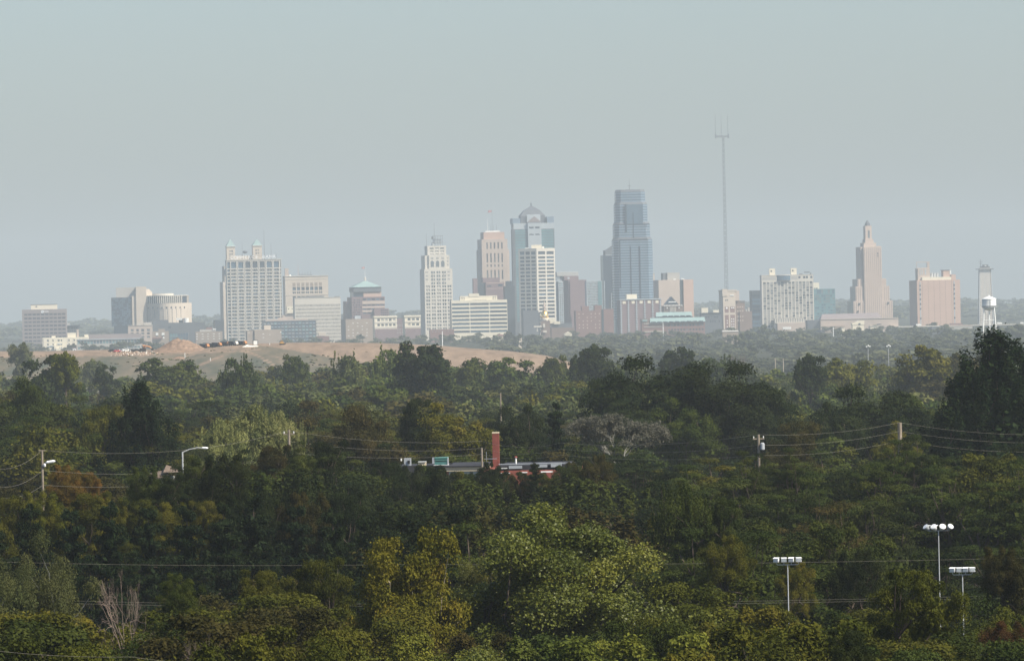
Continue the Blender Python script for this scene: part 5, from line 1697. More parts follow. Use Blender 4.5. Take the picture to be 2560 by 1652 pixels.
hh.add([(b.x(2052), 3, b.z(797)), (b.x(2207), 3, b.z(797)), (b.x(2198), 18, b.z(783)), (b.x(2058), 18, b.z(784)), (b.x(2052), 36, b.z(797)), (b.x(2207), 36, b.z(797))], [(0, 1, 2, 3), (4, 3, 2, 5), (0, 3, 4), (1, 5, 2), (0, 4, 5, 1)]).build('hall_roof', c_mauve, b.root)
b.strips('cornice', c_cream, [(2051, 2246, 796, 797.6)], -0.6, 0.6)
b.many('window_band', g_dark, [(2052, 2064, 815, 817), (2192, 2203, 811, 813)], -0.2, 0.2)
b.strips('platform_roof', c_white, [(2222, 2250, 817.5, 819)], -6, 6)

b = Bld('art_deco_tower', 'pinkish stepped art deco skyscraper with a dark pointed lantern', 2175, 608, 8700, 9, 'pinkish stepped skyscraper')


def ribbed(nm, xa, xb, tp, bt, y0, D, step=5.0):
    b.solid(nm, c_pk, xa, xb, tp, bt, y0, D)
    n_ = max(2, int((xb - xa) / step))
    b.strips('rib', c_pk2, [(xa + (xb - xa) * (i + .5) / n_ - .5, xa + (xb - xa) * (i + .5) / n_ + .5, tp + 2, bt or 800) for i in range(n_)], y0 - 0.35, 0.35, kind='stuff')


c_pk = mat('pinkish limestone', (0.52, 0.415, 0.345), 0.85, 0.2, 0.07, 0.05)
c_pk2 = mat('pinkish limestone rib', (0.45, 0.355, 0.30), 0.85, 0.2, 0.07, 0.05)
ribbed('main_shaft', 2158.5, 2203.5, 617, None, 0, 32)
ribbed('side_shaft', 2152, 2200.5, 617, None, 4, 30)
b.solid('right_shoulder', c_pk, 2190, 2201.5, 615.5, None, 1.5, 20)
ribbed('step', 2143, 2215, 697, None, 3, 34)
ribbed('step', 2137, 2222.5, 715.5, None, 2, 36)
ribbed('base', 2130.5, 2229.6, 752, None, 1.2, 40)
b.solid('neck', c_pk, 2160.5, 2192, 607, 617, 4, 22)
b.solid('neck_shaft', c_pk, 2165.5, 2186.5, 598, 610, 6, 18)
b.solid('lantern_shaft', c_pk, 2167, 2183, 564.5, 608, 8, 13)
b.many('lantern_window', g_mid, [(2173.5, 2178, 576, 595)], 7.85, 0.2)
MB().prism([(b.x(2175) + 4.0 * math.cos(i * .7854 + .39), 14.5 + 4.0 * math.sin(i * .7854 + .39)) for i in range(8)], b.z(566), b.z(558.5), 0, .85).prism([(b.x(2175) + 3.3 * math.cos(i * .7854 + .39), 14.5 + 3.3 * math.sin(i * .7854 + .39)) for i in range(8)], b.z(558.5), b.z(550), 0, .08).build('lantern', c_slate, b.root)
b.many('window', g_dark, [(2193, 2196, 632, 636), (2193, 2196, 638, 642), (2217, 2220, 756, 760), (2144, 2147, 757, 761), (2140, 2143, 776, 779)], -0.2, 2.2)

b = Bld('storage_block', 'salmon brick windowless block with a cream top band and open sign frame', 2341, 699, 8300, 9, 'salmon brick block')
b.solid('wall', c_pink, 2291.5, 2400.5, 700, None, 0, 46)
b.solid('upper_right', c_pink, 2380, 2391, 687, 700, 2, 20)
b.many('cream_band', c_bright, [(2305.5, 2379, 692.5, 700)], 1, 14)
b.many('joint', c_brown, [(x - .25, x + .25, 701, 812) for x in (2305, 2320, 2334.5, 2349, 2363.5, 2379)], -0.08, 0.1)
for x0 in (2299.5, 2385.5):
    b.many('window_strip', c_ltblue, [(x0 - 1.1, x0 + 1.1, 703, 810)], -0.2, 0.25)
    b.many('window', g_dark, [(x0 - 1.7, x0 + 1.7, y, y + 4.5) for y in (711, 721, 733, 745, 757, 769, 793)], -0.35, 0.25)
b.solid('stair_tower', c_tan, 2296, 2326.5, 670, 700, 4, 14)
b.many('stair_slot', c_ltblue, [(2301, 2303, 672, 686), (2306, 2308, 672, 686), (2314, 2317, 672, 686)], 3.8, 0.25)
sfm = MB()
sfm.box(b.x(2294), b.x(2295.2), 5, 6, b.z(700), b.z(653.5)).box(b.x(2320.5), b.x(2326.5), 5, 8, b.z(670), b.z(655)).box(b.x(2293.5), b.x(2327), 5, 6, b.z(655.5), b.z(653.8)).box(b.x(2296), b.x(2320.5), 5, 6, b.z(670.4), b.z(669))
sfm.build('sign_frame', c_tan, b.root)
for px in (2333, 2340, 2347):
    MB().cyl(b.x(px), 9, 1.7, b.z(700), b.z(682), 12).build('tank', c_steel, b.root)
b.solid('roof_house', c_pink, 2361, 2380, 676, 692.5, 5, 12)
b.solid('roof_house_slab', c_slate, 2358, 2381, 675, 676.3, 4.5, 13)
b.many('white_pipe', c_whitep, [(2377, 2380.5, 674, 686)], 4.6, 0.5)

b = Bld('lattice_tower', 'square steel lattice tower with dishes behind the white water tower', 2462, 673, 9200, 0, 'steel lattice tower', cat='mast')
zt = b.z(671)
lw = lambda z: (b.x(2476) - b.x(2448)) / 2 * (1.28 - 0.28 * z / zt)
cs4 = ((-1, -1), (1, -1), (1, 1), (-1, 1))
for c2 in cs4:
    MB().tube([(c2[0] * lw(0), c2[1] * lw(0) * .8, -2), (c2[0] * lw(zt), c2[1] * lw(zt) * .8, zt)], [0.7, 0.55], 4).build('leg', c_steel, b.root)
br = MB()
NB = 26
for i in range(NB):
    za, zb_ = zt * i / NB, zt * (i + 1) / NB
    for k in range(4):
        p, q = cs4[k], cs4[(k + 1) % 4]
        f = lambda c, z: (c[0] * lw(z), c[1] * lw(z) * .8, z)
        br.tube([f(p, za), f(q, zb_)], 0.42, 3).tube([f(q, za), f(p, zb_)], 0.42, 3).tube([f(p, zb_), f(q, zb_)], 0.3, 3)
for kx in (-.75, -.5, -.25, 0, .25, .5, .75):
    br.tube([(kx * lw(0), -lw(0) * .8, 0), (kx * lw(zt), -lw(zt) * .8, zt)], 0.7, 3)
br.build('lattice', c_latt, b.root, kind='stuff')
b.solid('platform', c_mast, 2440, 2483, 671.5, 674, -9, 18)
b.solid('upper_deck', c_mast, 2450, 2474, 666, 671.5, -5, 10)
b.solid('dish_box', c_slate, 2455.5, 2470, 661.5, 667.5, -6, 5)
b.many('dish', c_whitep, [(2461, 2465.5, 663.5, 665.6)], -6.3, 0.3)
b.mast(2452, 648, 672, 0.8, 0, 'antenna')
b.strips('antenna_arm', c_mast, [(2447, 2457, 653, 654), (2448, 2456, 658, 659)], -0.4, 0.6)

b = Bld('warehouse', 'low pale tan warehouse under the viaduct deck', 2394, 815, 7450, 4)
b.facade(c_grey, [c_ltblue], 2358, 2431, 815, None, iv(2364, 2428, 4, 0.5), [(822, 823.5)], D=26)
b.solid('shaded_side', c_slate, 2330, 2358.5, 816, None, 4, 20)  # slate colour paints the shade on this side
b.solid('roof_house', c_plum, 2378, 2408, 808, 812, 5, 8)
b.solid('cornice', c_tan, 2357.5, 2431.5, 813, 815.2, -0.4, 27)

b = Bld('viaduct', 'long pale steel viaduct on braced trestles crossing to the picture edge', 2400, 812, 7700, 0, 'pale viaduct', cat='bridge')
cp = lambda px: 812.5
dk_ = MB()
x0, x1 = b.x(2246), b.x(2620)
dk_.box(x0, x1, 0, 12, b.z(815), b.z(812.5))
dk_.build('deck', c_white, b.root)
MB().box(x0, x1, 0.5, 11.5, b.z(817), b.z(815)).build('girder', c_slate, b.root)
for px in (2262, 2290, 2318, 2346, 2438, 2466, 2520, 2548, 2576):
    MB().box(b.x(px) - .6, b.x(px) + .6, 4, 8, -3, b.z(817)).build('trestle_post', c_ltblue, b.root)
    MB().tube([(b.x(px), 3, b.z(833)), (b.x(px + 13), 3, b.z(817))], 0.4, 4).tube([(b.x(px), 3, b.z(833)), (b.x(px - 13), 3, b.z(817))], 0.4, 4).build('brace', c_ltblue, b.root)
for i, (lab, px, ck_) in enumerate((('white lorry crossing the viaduct beside the salmon brick block', 2296, c_whitep), ('white lorry crossing the viaduct beyond the water tower', 2498, c_whitep), ('white van at the picture edge on the viaduct', 2554, c_whitep))):
    x, y, z = b.root.location.x + b.x(px), b.root.location.y + 3, b.root.location.z + b.z(812.5)
    lr = empty('lorry', (x, y, z), 0)
    tag(lr, lab, 'lorry' if i < 2 else 'van', 'vehicles on the viaduct')
    L = 2.4 if i < 2 else 1.2
    MB().box(-L, L, -1.2, 1.2, 0.5, 2.4 if i < 2 else 1.9).build('cargo_box', ck_, lr)
    MB().box(L + .05, L + 1.4, -1.1, 1.1, 0.5, 1.9).build('cab', ck_, lr)
    for wx_ in (-L * .7, L * .8):
        MB().cyl(0, 0, 0.5, -1.15, 1.15, 10).build('wheel', c_dark, lr, (wx_, 0, 0.5)).rotation_euler = (math.pi / 2, 0, 0)

# small cream houses in the trees below the stepped skyscraper
b = Bld('house', 'bright cream house with a sloping roofline below the stepped skyscraper', 2147, 801, 7000, 5)
MB().add([(b.x(2130), 0, b.z(812)), (b.x(2161), 0, b.z(812)), (b.x(2161), 0, b.z(801.5)), (b.x(2147), 0, b.z(802)), (b.x(2136), 0, b.z(807)), (b.x(2130), 0, b.z(807.5))] +
         [(b.x(2130), 10, b.z(812)), (b.x(2161), 10, b.z(812)), (b.x(2161), 10, b.z(801.5)), (b.x(2147), 10, b.z(802)), (b.x(2136), 10, b.z(807)), (b.x(2130), 10, b.z(807.5))],
         [(0, 1, 2, 3, 4, 5), (11, 10, 9, 8, 7, 6)] + [(i, 6 + i, 6 + (i + 1) % 6, (i + 1) % 6) for i in range(6)]).build('gable_wall', c_bright, b.root)
b.solid('lower_wall', c_bright, 2131, 2160, 812, None, 0.4, 9)
b.many('window', g_dark, [(2146, 2151, 808, 811.5)], -0.2, 0.2)
b = Bld('house', 'plain cream house front half hidden by trees below the stepped skyscraper', 2185, 816, 6950, 5)
b.solid('wall', c_bright, 2175, 2196, 816, None, 0, 10)
b.solid('roof_slab', c_white, 2174, 2197, 815, 816.2, -0.5, 11)
b = Bld('house', 'small cream outbuilding behind the thin white pole near the station', 2108, 817, 7000, 4)
b.solid('wall', c_bright, 2104, 2112, 819, None, 0, 8)
b.solid('roof_slab', c_white, 2103.5, 2112.5, 818, 819.3, -0.4, 9)
for lab, px, t_, bt_, dd in (('thin white pole in front of the station', 2083, 818, 845, 6900), ('thin white pole at the edge of the bare mound', 1105.5, 828, 866, 4300)):
    b = Bld('pole', lab, px, t_, dd, 0, cat='pole')
    b.mast(px, t_, bt_, 0.33 if dd < 5000 else 0.5, 0, 'shaft', c_whitep, 0.8)
    b.solid('footing', c_grey, px - 1.2, px + 1.2, bt_, None, -.6, 1.2)

# --- water tower
b = Bld('water_tower', 'white water tower on four legs with a cone-roofed tank', 2472.5, 750, 4200, 0, 'white water tower', cat='water tower')
S_ = b.S
r_ = 17.6 * S_
zc = b.z
MB().lathe(0, 0, [(r_ * .2, zc(776)), (r_ * .62, zc(774.5)), (r_ * .93, zc(770)), (r_, zc(766)), (r_, zc(748))], 28).build('tank', c_whitep, b.root, smooth=False)
MB().lathe(0, 0, [(r_ * 1.06, zc(748)), (r_ * 1.05, zc(747)), (r_ * .6, zc(743.5)), (r_ * .15, zc(740.5)), (0.05, zc(739.5))], 28).build('cone_roof', c_whitep, b.root)
MB().lathe(0, 0, [(0.5, zc(740.5)), (0.5, zc(738.5)), (0.1, zc(737.5))], 8).build('finial', c_whitep, b.root)
MB().lathe(0, 0, [(r_ * 1.0, zc(767.5)), (r_ * 1.16, zc(767.4)), (r_ * 1.16, zc(766.8)), (r_ * 1.0, zc(766.7))], 28).build('walkway', c_steel, b.root)
MB().lathe(0, 0, [(r_ * 1.15, zc(764.2)), (r_ * 1.17, zc(764.2)), (r_ * 1.17, zc(763.8)), (r_ * 1.15, zc(763.8))], 28).build('handrail', c_steel, b.root)
MB().cyl(0, 0, 0.5, -2, zc(774), 12).build('riser_pipe', c_whitep, b.root)
zb_ = zc(768)
for k in range(4):
    a_ = rad(40 + 90 * k)
    f = lambda z, a_=a_: ((r_ * 1.0 + (zb_ - z) * 0.085) * math.cos(a_), (r_ * 1.0 + (zb_ - z) * 0.085) * math.sin(a_), z)
    MB().tube([f(-2), f(zb_)], 0.36, 8).build('leg', c_whitep, b.root)
    a2 = rad(40 + 90 * (k + 1))
    g_ = lambda z, a2=a2: ((r_ * 1.0 + (zb_ - z) * 0.085) * math.cos(a2), (r_ * 1.0 + (zb_ - z) * 0.085) * math.sin(a2), z)
    for pz in (800, 836):
        MB().tube([f(zc(pz)), g_(zc(pz))], 0.22, 5).build('strut', c_whitep, b.root)
    MB().tube([f(zc(800)), g_(zc(836))], 0.06, 4).tube([g_(zc(800)), f(zc(836))], 0.06, 4).build('tie_rod', c_steel, b.root)
b.many('ladder', c_steel, [(2474, 2474.8, 748, 768)], -r_ - 0.3, 0.2)

# far floodlight poles in the hazy wood
for lab, px, py in (('far floodlight pole with three white lamps, the one toward the chimney', 2170, 866), ('far floodlight pole with three white lamps, the one nearer the cedar', 2221, 865)):
    b = Bld('floodlight_mast', lab, px, py, 2450, 0, cat='floodlight')
    b.mast(px, py, None, 0.14, 0, 'pole', c_steel, 0.7)
    b.strips('crossarm', c_steel, [(px - 4.5, px + 4.5, py - .2, py + .3)], -0.06, 0.12)
    for q, dy in ((-4, 1), (0.3, -1.6), (4, .6)):
        MB().lathe(0, 0, [(0.12, -.25), (0.3, -.1), (0.34, .2), (0.2, .3)], 10).build('lamp_head', c_whitep, b.root, (b.x(px + q), -0.2, b.z(py + dy)))

for lab, px, t_, bt_, wd, rm in (('small house with a dull red roof below the striped white office', 1252, 836, 843, 11, c_red), ('small pale roofed house in the woods below the two-faced cream tower', 1300, 838, 843, 9, c_cream), ('long pale roof in the woods below the red and cream brick tower', 1826, 826, 831, 40, c_grey), ('small white house in the woods just under the dark tower beside the blue skyscraper', 1520, 842, 847, 8, c_bright), ('low cream shed in the woods below the pale viaduct', 2300, 846, 850, 12, c_cream)):
    b = Bld('house', lab, px, t_, 6600, 4)
    xa, xb = b.x(px - wd / 2), b.x(px + wd / 2)
    MB().add([(xa - .3, -.3, b.z(t_ + 3)), (xb + .3, -.3, b.z(t_ + 3)), (xb, 4, b.z(t_)), (xa, 4, b.z(t_)), (xa - .3, 8.3, b.z(t_ + 3)), (xb + .3, 8.3, b.z(t_ + 3))], [(0, 1, 2, 3), (4, 3, 2, 5), (0, 3, 4), (1, 5, 2), (0, 4, 5, 1)]).build('roof', rm, b.root)
    b.solid('wall', c_buff if wd > 20 else c_cream, px - wd / 2, px + wd / 2, t_ + 3.1, None, 0.2, 7.6)
for lab, px in (('thin pale pole before the blue-hazed woods, the one toward the hotel slab', 1938), ('thin pale pole before the blue-hazed woods, the one toward the floodlight poles', 1958)):
    b = Bld('pole', lab, px, 896, 2500, 0, cat='pole')
    b.mast(px, 896, None, .16, 0, 'shaft', c_cream, 0.7)
    b.strips('crossarm', c_tan, [(px - 3, px + 3, 898, 898.8)], -.2, .15)

# ------------------------------------------------------------------ machines and heaps on the mound
m_yel = mat('yellow machine paint', (0.55, 0.30, 0.06), 0.5, 0.4, 0.12, 0.8)
m_org = mat('orange machine paint', (0.44, 0.20, 0.075), 0.5, 0.4, 0.12, 0.8)
m_rub = mat('black rubber and iron', (0.02, 0.02, 0.022), 0.8, 0.2, 0.2, 1.0)
m_navy = mat('dark blue shaded tipper body', (0.03, 0.035, 0.055), 0.6, 0.3, 0.2, 0.8)  # dark blue also holds the shadow on the trucks' left sides
m_glass = mat('cab glass', (0.05, 0.06, 0.07), 0.2, 0.5, 0.1, 1.0)
m_redc = mat('red car paint', (0.42, 0.05, 0.05), 0.4, 0.5, 0.05, 1.0)
m_blkc = mat('black car paint', (0.02, 0.02, 0.022), 0.35, 0.5, 0.05, 1.0)
m_heap = mat('heaped brown earth', (0.22, 0.15, 0.105), 0.95, 0.1, 0.4, 0.5)
m_rubble = mat('broken concrete and brick', (0.42, 0.30, 0.22), 0.95, 0.1, 0.6, 0.9)
m_sheet = mat('crumpled pale sheeting', (0.72, 0.68, 0.58), 0.9, 0.2, 0.15, 0.6)


def on_mound(px, dd=0.0):
    """a point on the mound's crest below photograph column px"""
    x = (px - HX) * A * (MND + dd) + 0
    y = MND + dd
    return x, y, MZ(x, y)


# earth heap
rng = np.random.default_rng(77)
hx0, hy0, hz0 = on_mound(443, 0)
hp = curve([(372, 0), (385, 4), (400, 11), (415, 20), (430, 27), (445, 31), (458, 30), (470, 25), (485, 19), (500, 10), (512, 0)])
u = np.linspace(366, 516, 80)
vv = np.linspace(-1, 1, 40)
UU, VV = np.meshgrid(u, vv)
HXX = (UU - HX) * A * MND
HYY = MND - 4 + VV * 14
hh_ = hp(UU) * A * MND * np.clip(1 - np.abs(VV) ** 1.3, 0, 1)
nz_ = rng.normal(size=(12, 24))
nz_ = np.array([[np.interp(c_, np.arange(24), r_) for c_ in np.linspace(0, 23, 80)] for r_ in nz_])
nz_ = np.array([np.interp(np.linspace(0, 11, 40), np.arange(12), nz_[:, j_]) for j_ in range(80)]).T
hh_ = hh_ * (1 + 0.07 * nz_) + 0.05 * rng.normal(size=UU.shape) * (hh_ > .2)
HZZ = mound(HXX, HYY) - 0.25 + hh_
he = grid_mesh('earth_heap', HXX, HYY, HZZ, m_heap)
tag(he, 'big rounded heap of brown earth beside the excavator on the mound', 'earth heap')
# second, low heap
UU, VV = np.meshgrid(np.linspace(428, 462, 24), np.linspace(-1, 1, 12))
HXX = (UU - HX) * A * 3230
HYY = 3230 + VV * 6
hh_ = np.clip(1 - ((UU - 445) / 17) ** 2, 0, 1) * 1.3 * np.clip(1 - VV ** 2, 0, 1)
he = grid_mesh('earth_heap', HXX, HYY, mound(HXX, HYY) - 0.1 + hh_ + 0.08 * rng.normal(size=UU.shape) * (hh_ > .1), m_heap)
tag(he, 'small low heap of earth in front of the big rounded one', 'earth heap')

# rubble: one heap nobody could count
rb = MB()
for i in range(420):
    px = R.gauss(345, 36)
    if not 276 < px < 392:
        continue
    x, y, z = on_mound(px, R.uniform(-34, -4))
    s_ = R.uniform(0.15, 0.55)
    a_, c_, e_ = R.random() * 3, R.uniform(.5, 1.2), R.uniform(.4, 1)
    pts = [(x + s_ * math.cos(a_ + k * 1.57) * (c_ if k % 2 else 1), y + s_ * math.sin(a_ + k * 1.57)) for k in range(4)]
    rb.prism(pts, z - .1, z + s_ * e_ * 1.5, R.choice([0, 0, 0, 1, 2]), R.uniform(.5, .9))
o = rb.build('rubble', [m_rubble, m_heap, m_sheet], kind='stuff')
tag(o, 'scattered brick and concrete rubble on the mound', 'rubble')

# excavator
x, y, z = on_mound(357, -6)
ex = empty('excavator', (x, y, z), 0)
tag(ex, 'orange excavator with its arm raised over the rubble', 'excavator')
for sy in (-1.0, 0.55):
    tr = MB().prism([(-1.7, 0), (1.7, 0), (2.0, .4), (1.7, .8), (-1.7, .8), (-2.0, .4)], 0, .5)
    tr.v = [(a, c + sy, b_) for a, b_, c in tr.v]
    tr.build('track', m_rub, ex)
MB().box(-1.6, 1.2, -1.2, 1.2, .85, 1.9).build('engine_house', m_rub, ex)
MB().box(-1.9, -1.2, -1.1, 1.1, 1.0, 2.0).build('counterweight', m_rub, ex)
cb = MB().box(.25, 1.15, -1.2, -.1, 1.9, 2.9).build('cab', m_org, ex)
MB().box(.35, 1.05, -1.26, -1.18, 2.1, 2.7).build('cab_window', m_glass, cb)


def beam(pts, ws):
    mb = MB()
    mb.tube(pts, ws, 4)
    return mb


S3 = A * MND
beam([(.2, -.3, 1.9), (.05, -.3, 2.9), (-.3, -.3, 3.4)], [.42, .4, .3]).build('boom', m_org, ex)
beam([(-.35, -.3, 3.5), (1.6, -.3, 3.0), (3.2, -.3, 2.6), (4.3, -.3, 1.7)], [.26, .38, .42, .3]).build('stick', m_org, ex)
beam([(.1, -.3, 2.6), (1.7, -.3, 3.2)], [.1, .1]).build('ram', m_rub, ex)
MB().prism([(4.0, 0), (5.0, 0), (5.3, .5), (5.1, 1.2), (4.2, 1.3)], 0, 1).build('bucket', m_rub, ex)
bk = [o for o in ex.children if o.name.startswith('bucket')][0]
bk.data.transform(Matrix(((1, 0, 0, 0), (0, 0, 1, -.8), (0, 1, 0, .75), (0, 0, 0, 1))))

# tipper trucks parked in a row
for i, (px, lab) in enumerate(((510, 'orange and dark tipper truck half behind the big earth heap'), (541, 'orange-backed tipper truck beside the one at the heap'), (562, 'orange-backed tipper truck in the middle of the parked row'), (582, 'dark tipper truck with a pale cab in the parked row'), (604, 'dark tipper truck at the end of the row nearest the white shed'), (526, 'dark tipper truck deep in the row behind two orange-backed ones'))):
    x, y, z = on_mound(px, 2 + (i % 3) * 3)
    tk = empty('tipper_truck', (x, y, z), rad(-28 + R.uniform(-6, 6)))
    tag(tk, lab, 'truck', 'tipper trucks parked on the mound')
    MB().add([(-2.6, -1.1, .8), (.6, -1.1, .8), (1.1, -1.1, 2.1), (-2.4, -1.1, 2.3), (-2.6, 1.1, .8), (.6, 1.1, .8), (1.1, 1.1, 2.1), (-2.4, 1.1, 2.3)], [(0, 1, 2, 3), (7, 6, 5, 4), (0, 4, 5, 1), (1, 5, 6, 2), (2, 6, 7, 3), (3, 7, 4, 0)]).build('tipper_body', m_navy, tk)
    MB().box(-2.3, 2.3, -.7, .7, .45, .8).build('chassis', m_rub, tk)
    c_b = MB().add([(1.15, -1.0, .8), (2.5, -1.0, .8), (2.5, -1.0, 1.4), (2.0, -1.0, 2.2), (1.15, -1.0, 2.25), (1.15, 1.0, .8), (2.5, 1.0, .8), (2.5, 1.0, 1.4), (2.0, 1.0, 2.2), (1.15, 1.0, 2.25)], [(0, 1, 2, 3, 4), (9, 8, 7, 6, 5), (0, 5, 6, 1), (1, 6, 7, 2), (2, 7, 8, 3), (3, 8, 9, 4), (4, 9, 5, 0)]).build('cab', m_org if i != 3 else m_sheet, tk)
    MB().box(1.35, 1.95, -1.05, -.98, 1.5, 2.05).build('cab_window', m_glass, c_b)
    for wx_ in (-1.7, -.5, 1.8):
        for wy_ in (-.95, .95):
            MB().cyl(0, 0, .5, -.17, .17, 12).build('wheel', m_rub, tk, (wx_, wy_, .5)).rotation_euler = (math.pi / 2, 0, 0)

# bulldozer, shed, sheeting, posts
x, y, z = on_mound(704, -4)
bd = empty('bulldozer', (x, y, z), rad(10))
tag(bd, 'small yellow bulldozer standing alone on the crest of the mound', 'bulldozer')
MB().box(-1.3, .9, -.7, .7, .5, 1.25).build('engine_house', m_yel, bd)
cb = MB().box(-.7, .3, -.6, .6, 1.25, 2.1).build('cab', m_yel, bd)
MB().box(-.55, .15, -.66, -.58, 1.45, 1.95).build('cab_window', m_glass, cb)
for sy in (-.95, .55):
    tr = MB().prism([(-1.2, 0), (1.1, 0), (1.4, .35), (1.1, .7), (-1.2, .7), (-1.5, .35)], 0, .4)
    tr.v = [(a, c + sy, b_) for a, b_, c in tr.v]
    tr.build('track', m_rub, bd)
MB().box(1.5, 1.65, -1.1, 1.1, .15, 1.05).build('blade', m_rub, bd)
MB().tube([(.8, -.8, .5), (1.5, -.8, .55)], .08, 4).build('push_arm', m_rub, bd)
MB().tube([(-.95, .2, 1.25), (-.95, .2, 1.75)], .07, 5).build('exhaust', m_rub, bd)
x, y, z = on_mound(637.5, 0)
sh = empty('site_shed', (x, y, z), rad(6))
tag(sh, 'small white site shed with a dark rim on the crest of the mound', 'shed')
MB().box(-1.05, 1.05, 0, 2.4, -.2, 2.25).build('wall', c_whitep, sh)
MB().box(-1.2, 1.2, -.12, 2.55, 2.25, 2.4).build('roof', m_rub, sh)
MB().box(-1.2, -1.06, -.1, 2.4, -.2, 2.25).build('corner_post', m_rub, sh)
MB().box(1.06, 1.2, -.1, 2.4, -.2, 2.25).build('corner_post', m_rub, sh)
UU, VV = np.meshgrid(np.linspace(604, 645, 34), np.linspace(-1, 1, 9))
HXX = (UU - HX) * A * 3288
HYY = 3288 + VV * 3
hh_ = np.interp(UU, [604, 610, 615, 622, 630, 640, 645], [0, .5, 1.0, .6, .45, .3, 0]) * np.clip(1 - VV ** 2, 0, 1)
o = grid_mesh('plastic_sheet', HXX, HYY, mound(HXX, HYY) - .03 + hh_ * (1 + .25 * np.sin(UU * 1.7 + VV * 4)), m_sheet)
tag(o, 'long crumpled pale sheet lying in front of the site shed', 'sheet')
for lab, px, dd, h_ in (('short white marker post on the slope below the parked trucks', 524, -110, 1.3), ('short white marker post in front of the big earth heap', 460.5, -60, 2.2), ('short white marker post beside the bulldozer', 673, -3, .7), ('short white marker post in front of the rubble', 377, -90, 1.0), ('white post low on the grass slope above the dark knob-topped tree', 267, -330, 1.8)):
    x, y, z = on_mound(px, dd)
    p_ = empty('marker_post', (x, y, z))
    tag(p_, lab, 'post')
    MB().box(-.16, .16, -.1, .1, -.3, h_).build('post', c_whitep, p_)
    MB().box(-.2, .2, -.13, .13, h_, h_ + .15).build('cap', c_whitep, p_)


def car(px, dd, m, lab, flip=0):
    x, y, z = on_mound(px, dd)
    c = empty('parked_car', (x, y, z), rad(R.uniform(-25, 25)) + flip)
    tag(c, lab, 'car', 'cars parked by the rubble')
    MB().box(-2.0, 2.0, -.85, .85, .35, .85).build('body', m, c)
    MB().add([(-1.4, -.78, .85), (1.2, -.78, .85), (.6, -.7, 1.4), (-.9, -.7, 1.4), (-1.4, .78, .85), (1.2, .78, .85), (.6, .7, 1.4), (-.9, .7, 1.4)], [(0, 1, 2, 3), (7, 6, 5, 4), (0, 4, 5, 1), (1, 5, 6, 2), (2, 6, 7, 3), (3, 7, 4, 0)]).build('cabin', m, c)
    MB().box(-.8, .55, -.79, -.74, .92, 1.3).build('side_window', m_glass, c)
    for wx_ in (-1.25, 1.25):
        for wy_ in (-.8, .8):
            MB().cyl(0, 0, .34, -.12, .12, 10).build('wheel', m_rub, c, (wx_, wy_, .34)).rotation_euler = (math.pi / 2, 0, 0)


car(291, -3, m_redc, 'red car among the rubble behind the mound crest')
car(303, 3, c_whitep, 'white car just behind the red one')
car(315, 0, c_whitep, 'white car between the red car and the excavator')
car(326, 2, m_blkc, 'black car beside the white one nearest the excavator')
car(279, 2, m_blkc, 'dark car at the far end of the line beside the red one')
car(340, 1, m_blkc, 'black car standing close to the excavator')

# ------------------------------------------------------------------ the flat-roofed building with the brick chimney
m_brick = mat('red chimney brick', (0.25, 0.078, 0.058), 0.9, 0.2, 0.25, 2.0)
m_mort = mat('sooty brick course', (0.24, 0.07, 0.055), 0.9, 0.2, 0.3, 2.5)
m_trim = mat('cream painted fascia', (0.62, 0.52, 0.36), 0.7, 0.3, 0.08, 0.5)
m_roof = mat('dark roof felt', (0.035, 0.035, 0.04), 0.9, 0.2, 0.3, 0.6)
m_teal = mat('faded teal metal', (0.14, 0.36, 0.31), 0.5, 0.4, 0.12, 1.0)
m_zinc = mat('dull zinc sheet', (0.34, 0.36, 0.38), 0.5, 0.4, 0.2, 1.0)
m_grit = mat('grey painted block', (0.30, 0.31, 0.29), 0.9, 0.2, 0.15, 1.0)
b = Bld('flat_roofed_building', 'flat-roofed building among the trees with cream fascia and roof machines', 1215, 1168, 640, -3, 'brick chimney')
b.solid('wall', m_brick, 1090, 1440, 1177, None, 0, 16)
fa = b.solid('fascia', m_trim, 1112, 1206, 1166, 1176, -0.25, 15)
b.strips('fascia_groove', m_mort, [(1113, 1205, 1171.2, 1171.7)], -0.28, 0.05, parent=fa)
b.solid('roof_edge', m_roof, 1110, 1208, 1162.5, 1166, -0.4, 16)
b.solid('right_roof_edge', m_roof, 1246, 1440, 1165, 1180, 0.2, 15)
b.strips('gutter', m_zinc, [(1246, 1440, 1160.3, 1162)], 0.5, 0.5)
b.many('white_fascia', c_whitep, [(1250, 1275, 1182, 1184.5), (1300, 1318, 1181, 1183.5), (1352, 1382, 1180, 1183.5), (1250, 1268, 1170.5, 1172)], -0.1, 0.3)
b.many('roof_sheet', m_zinc, [(1272, 1305, 1165.5, 1172.5), (1334, 1368, 1163.5, 1170.5), (1377, 1404, 1159, 1170.5)], 0.0, 0.2)
b.solid('lower_wall', m_grit, 1122, 1200, 1177, None, -0.12, 0.12)
b.many('window', g_dark, [(1130 + i * 14, 1139 + i * 14, 1182, 1194) for i in range(5)], -0.2, 0.1)
b.many('brick_pier', m_brick, [(1362, 1378, 1184, 1215)], -0.2, 0.2)
b.many('pale_wall', m_trim, [(1380, 1392, 1190, 1212)], -0.15, 0.3)
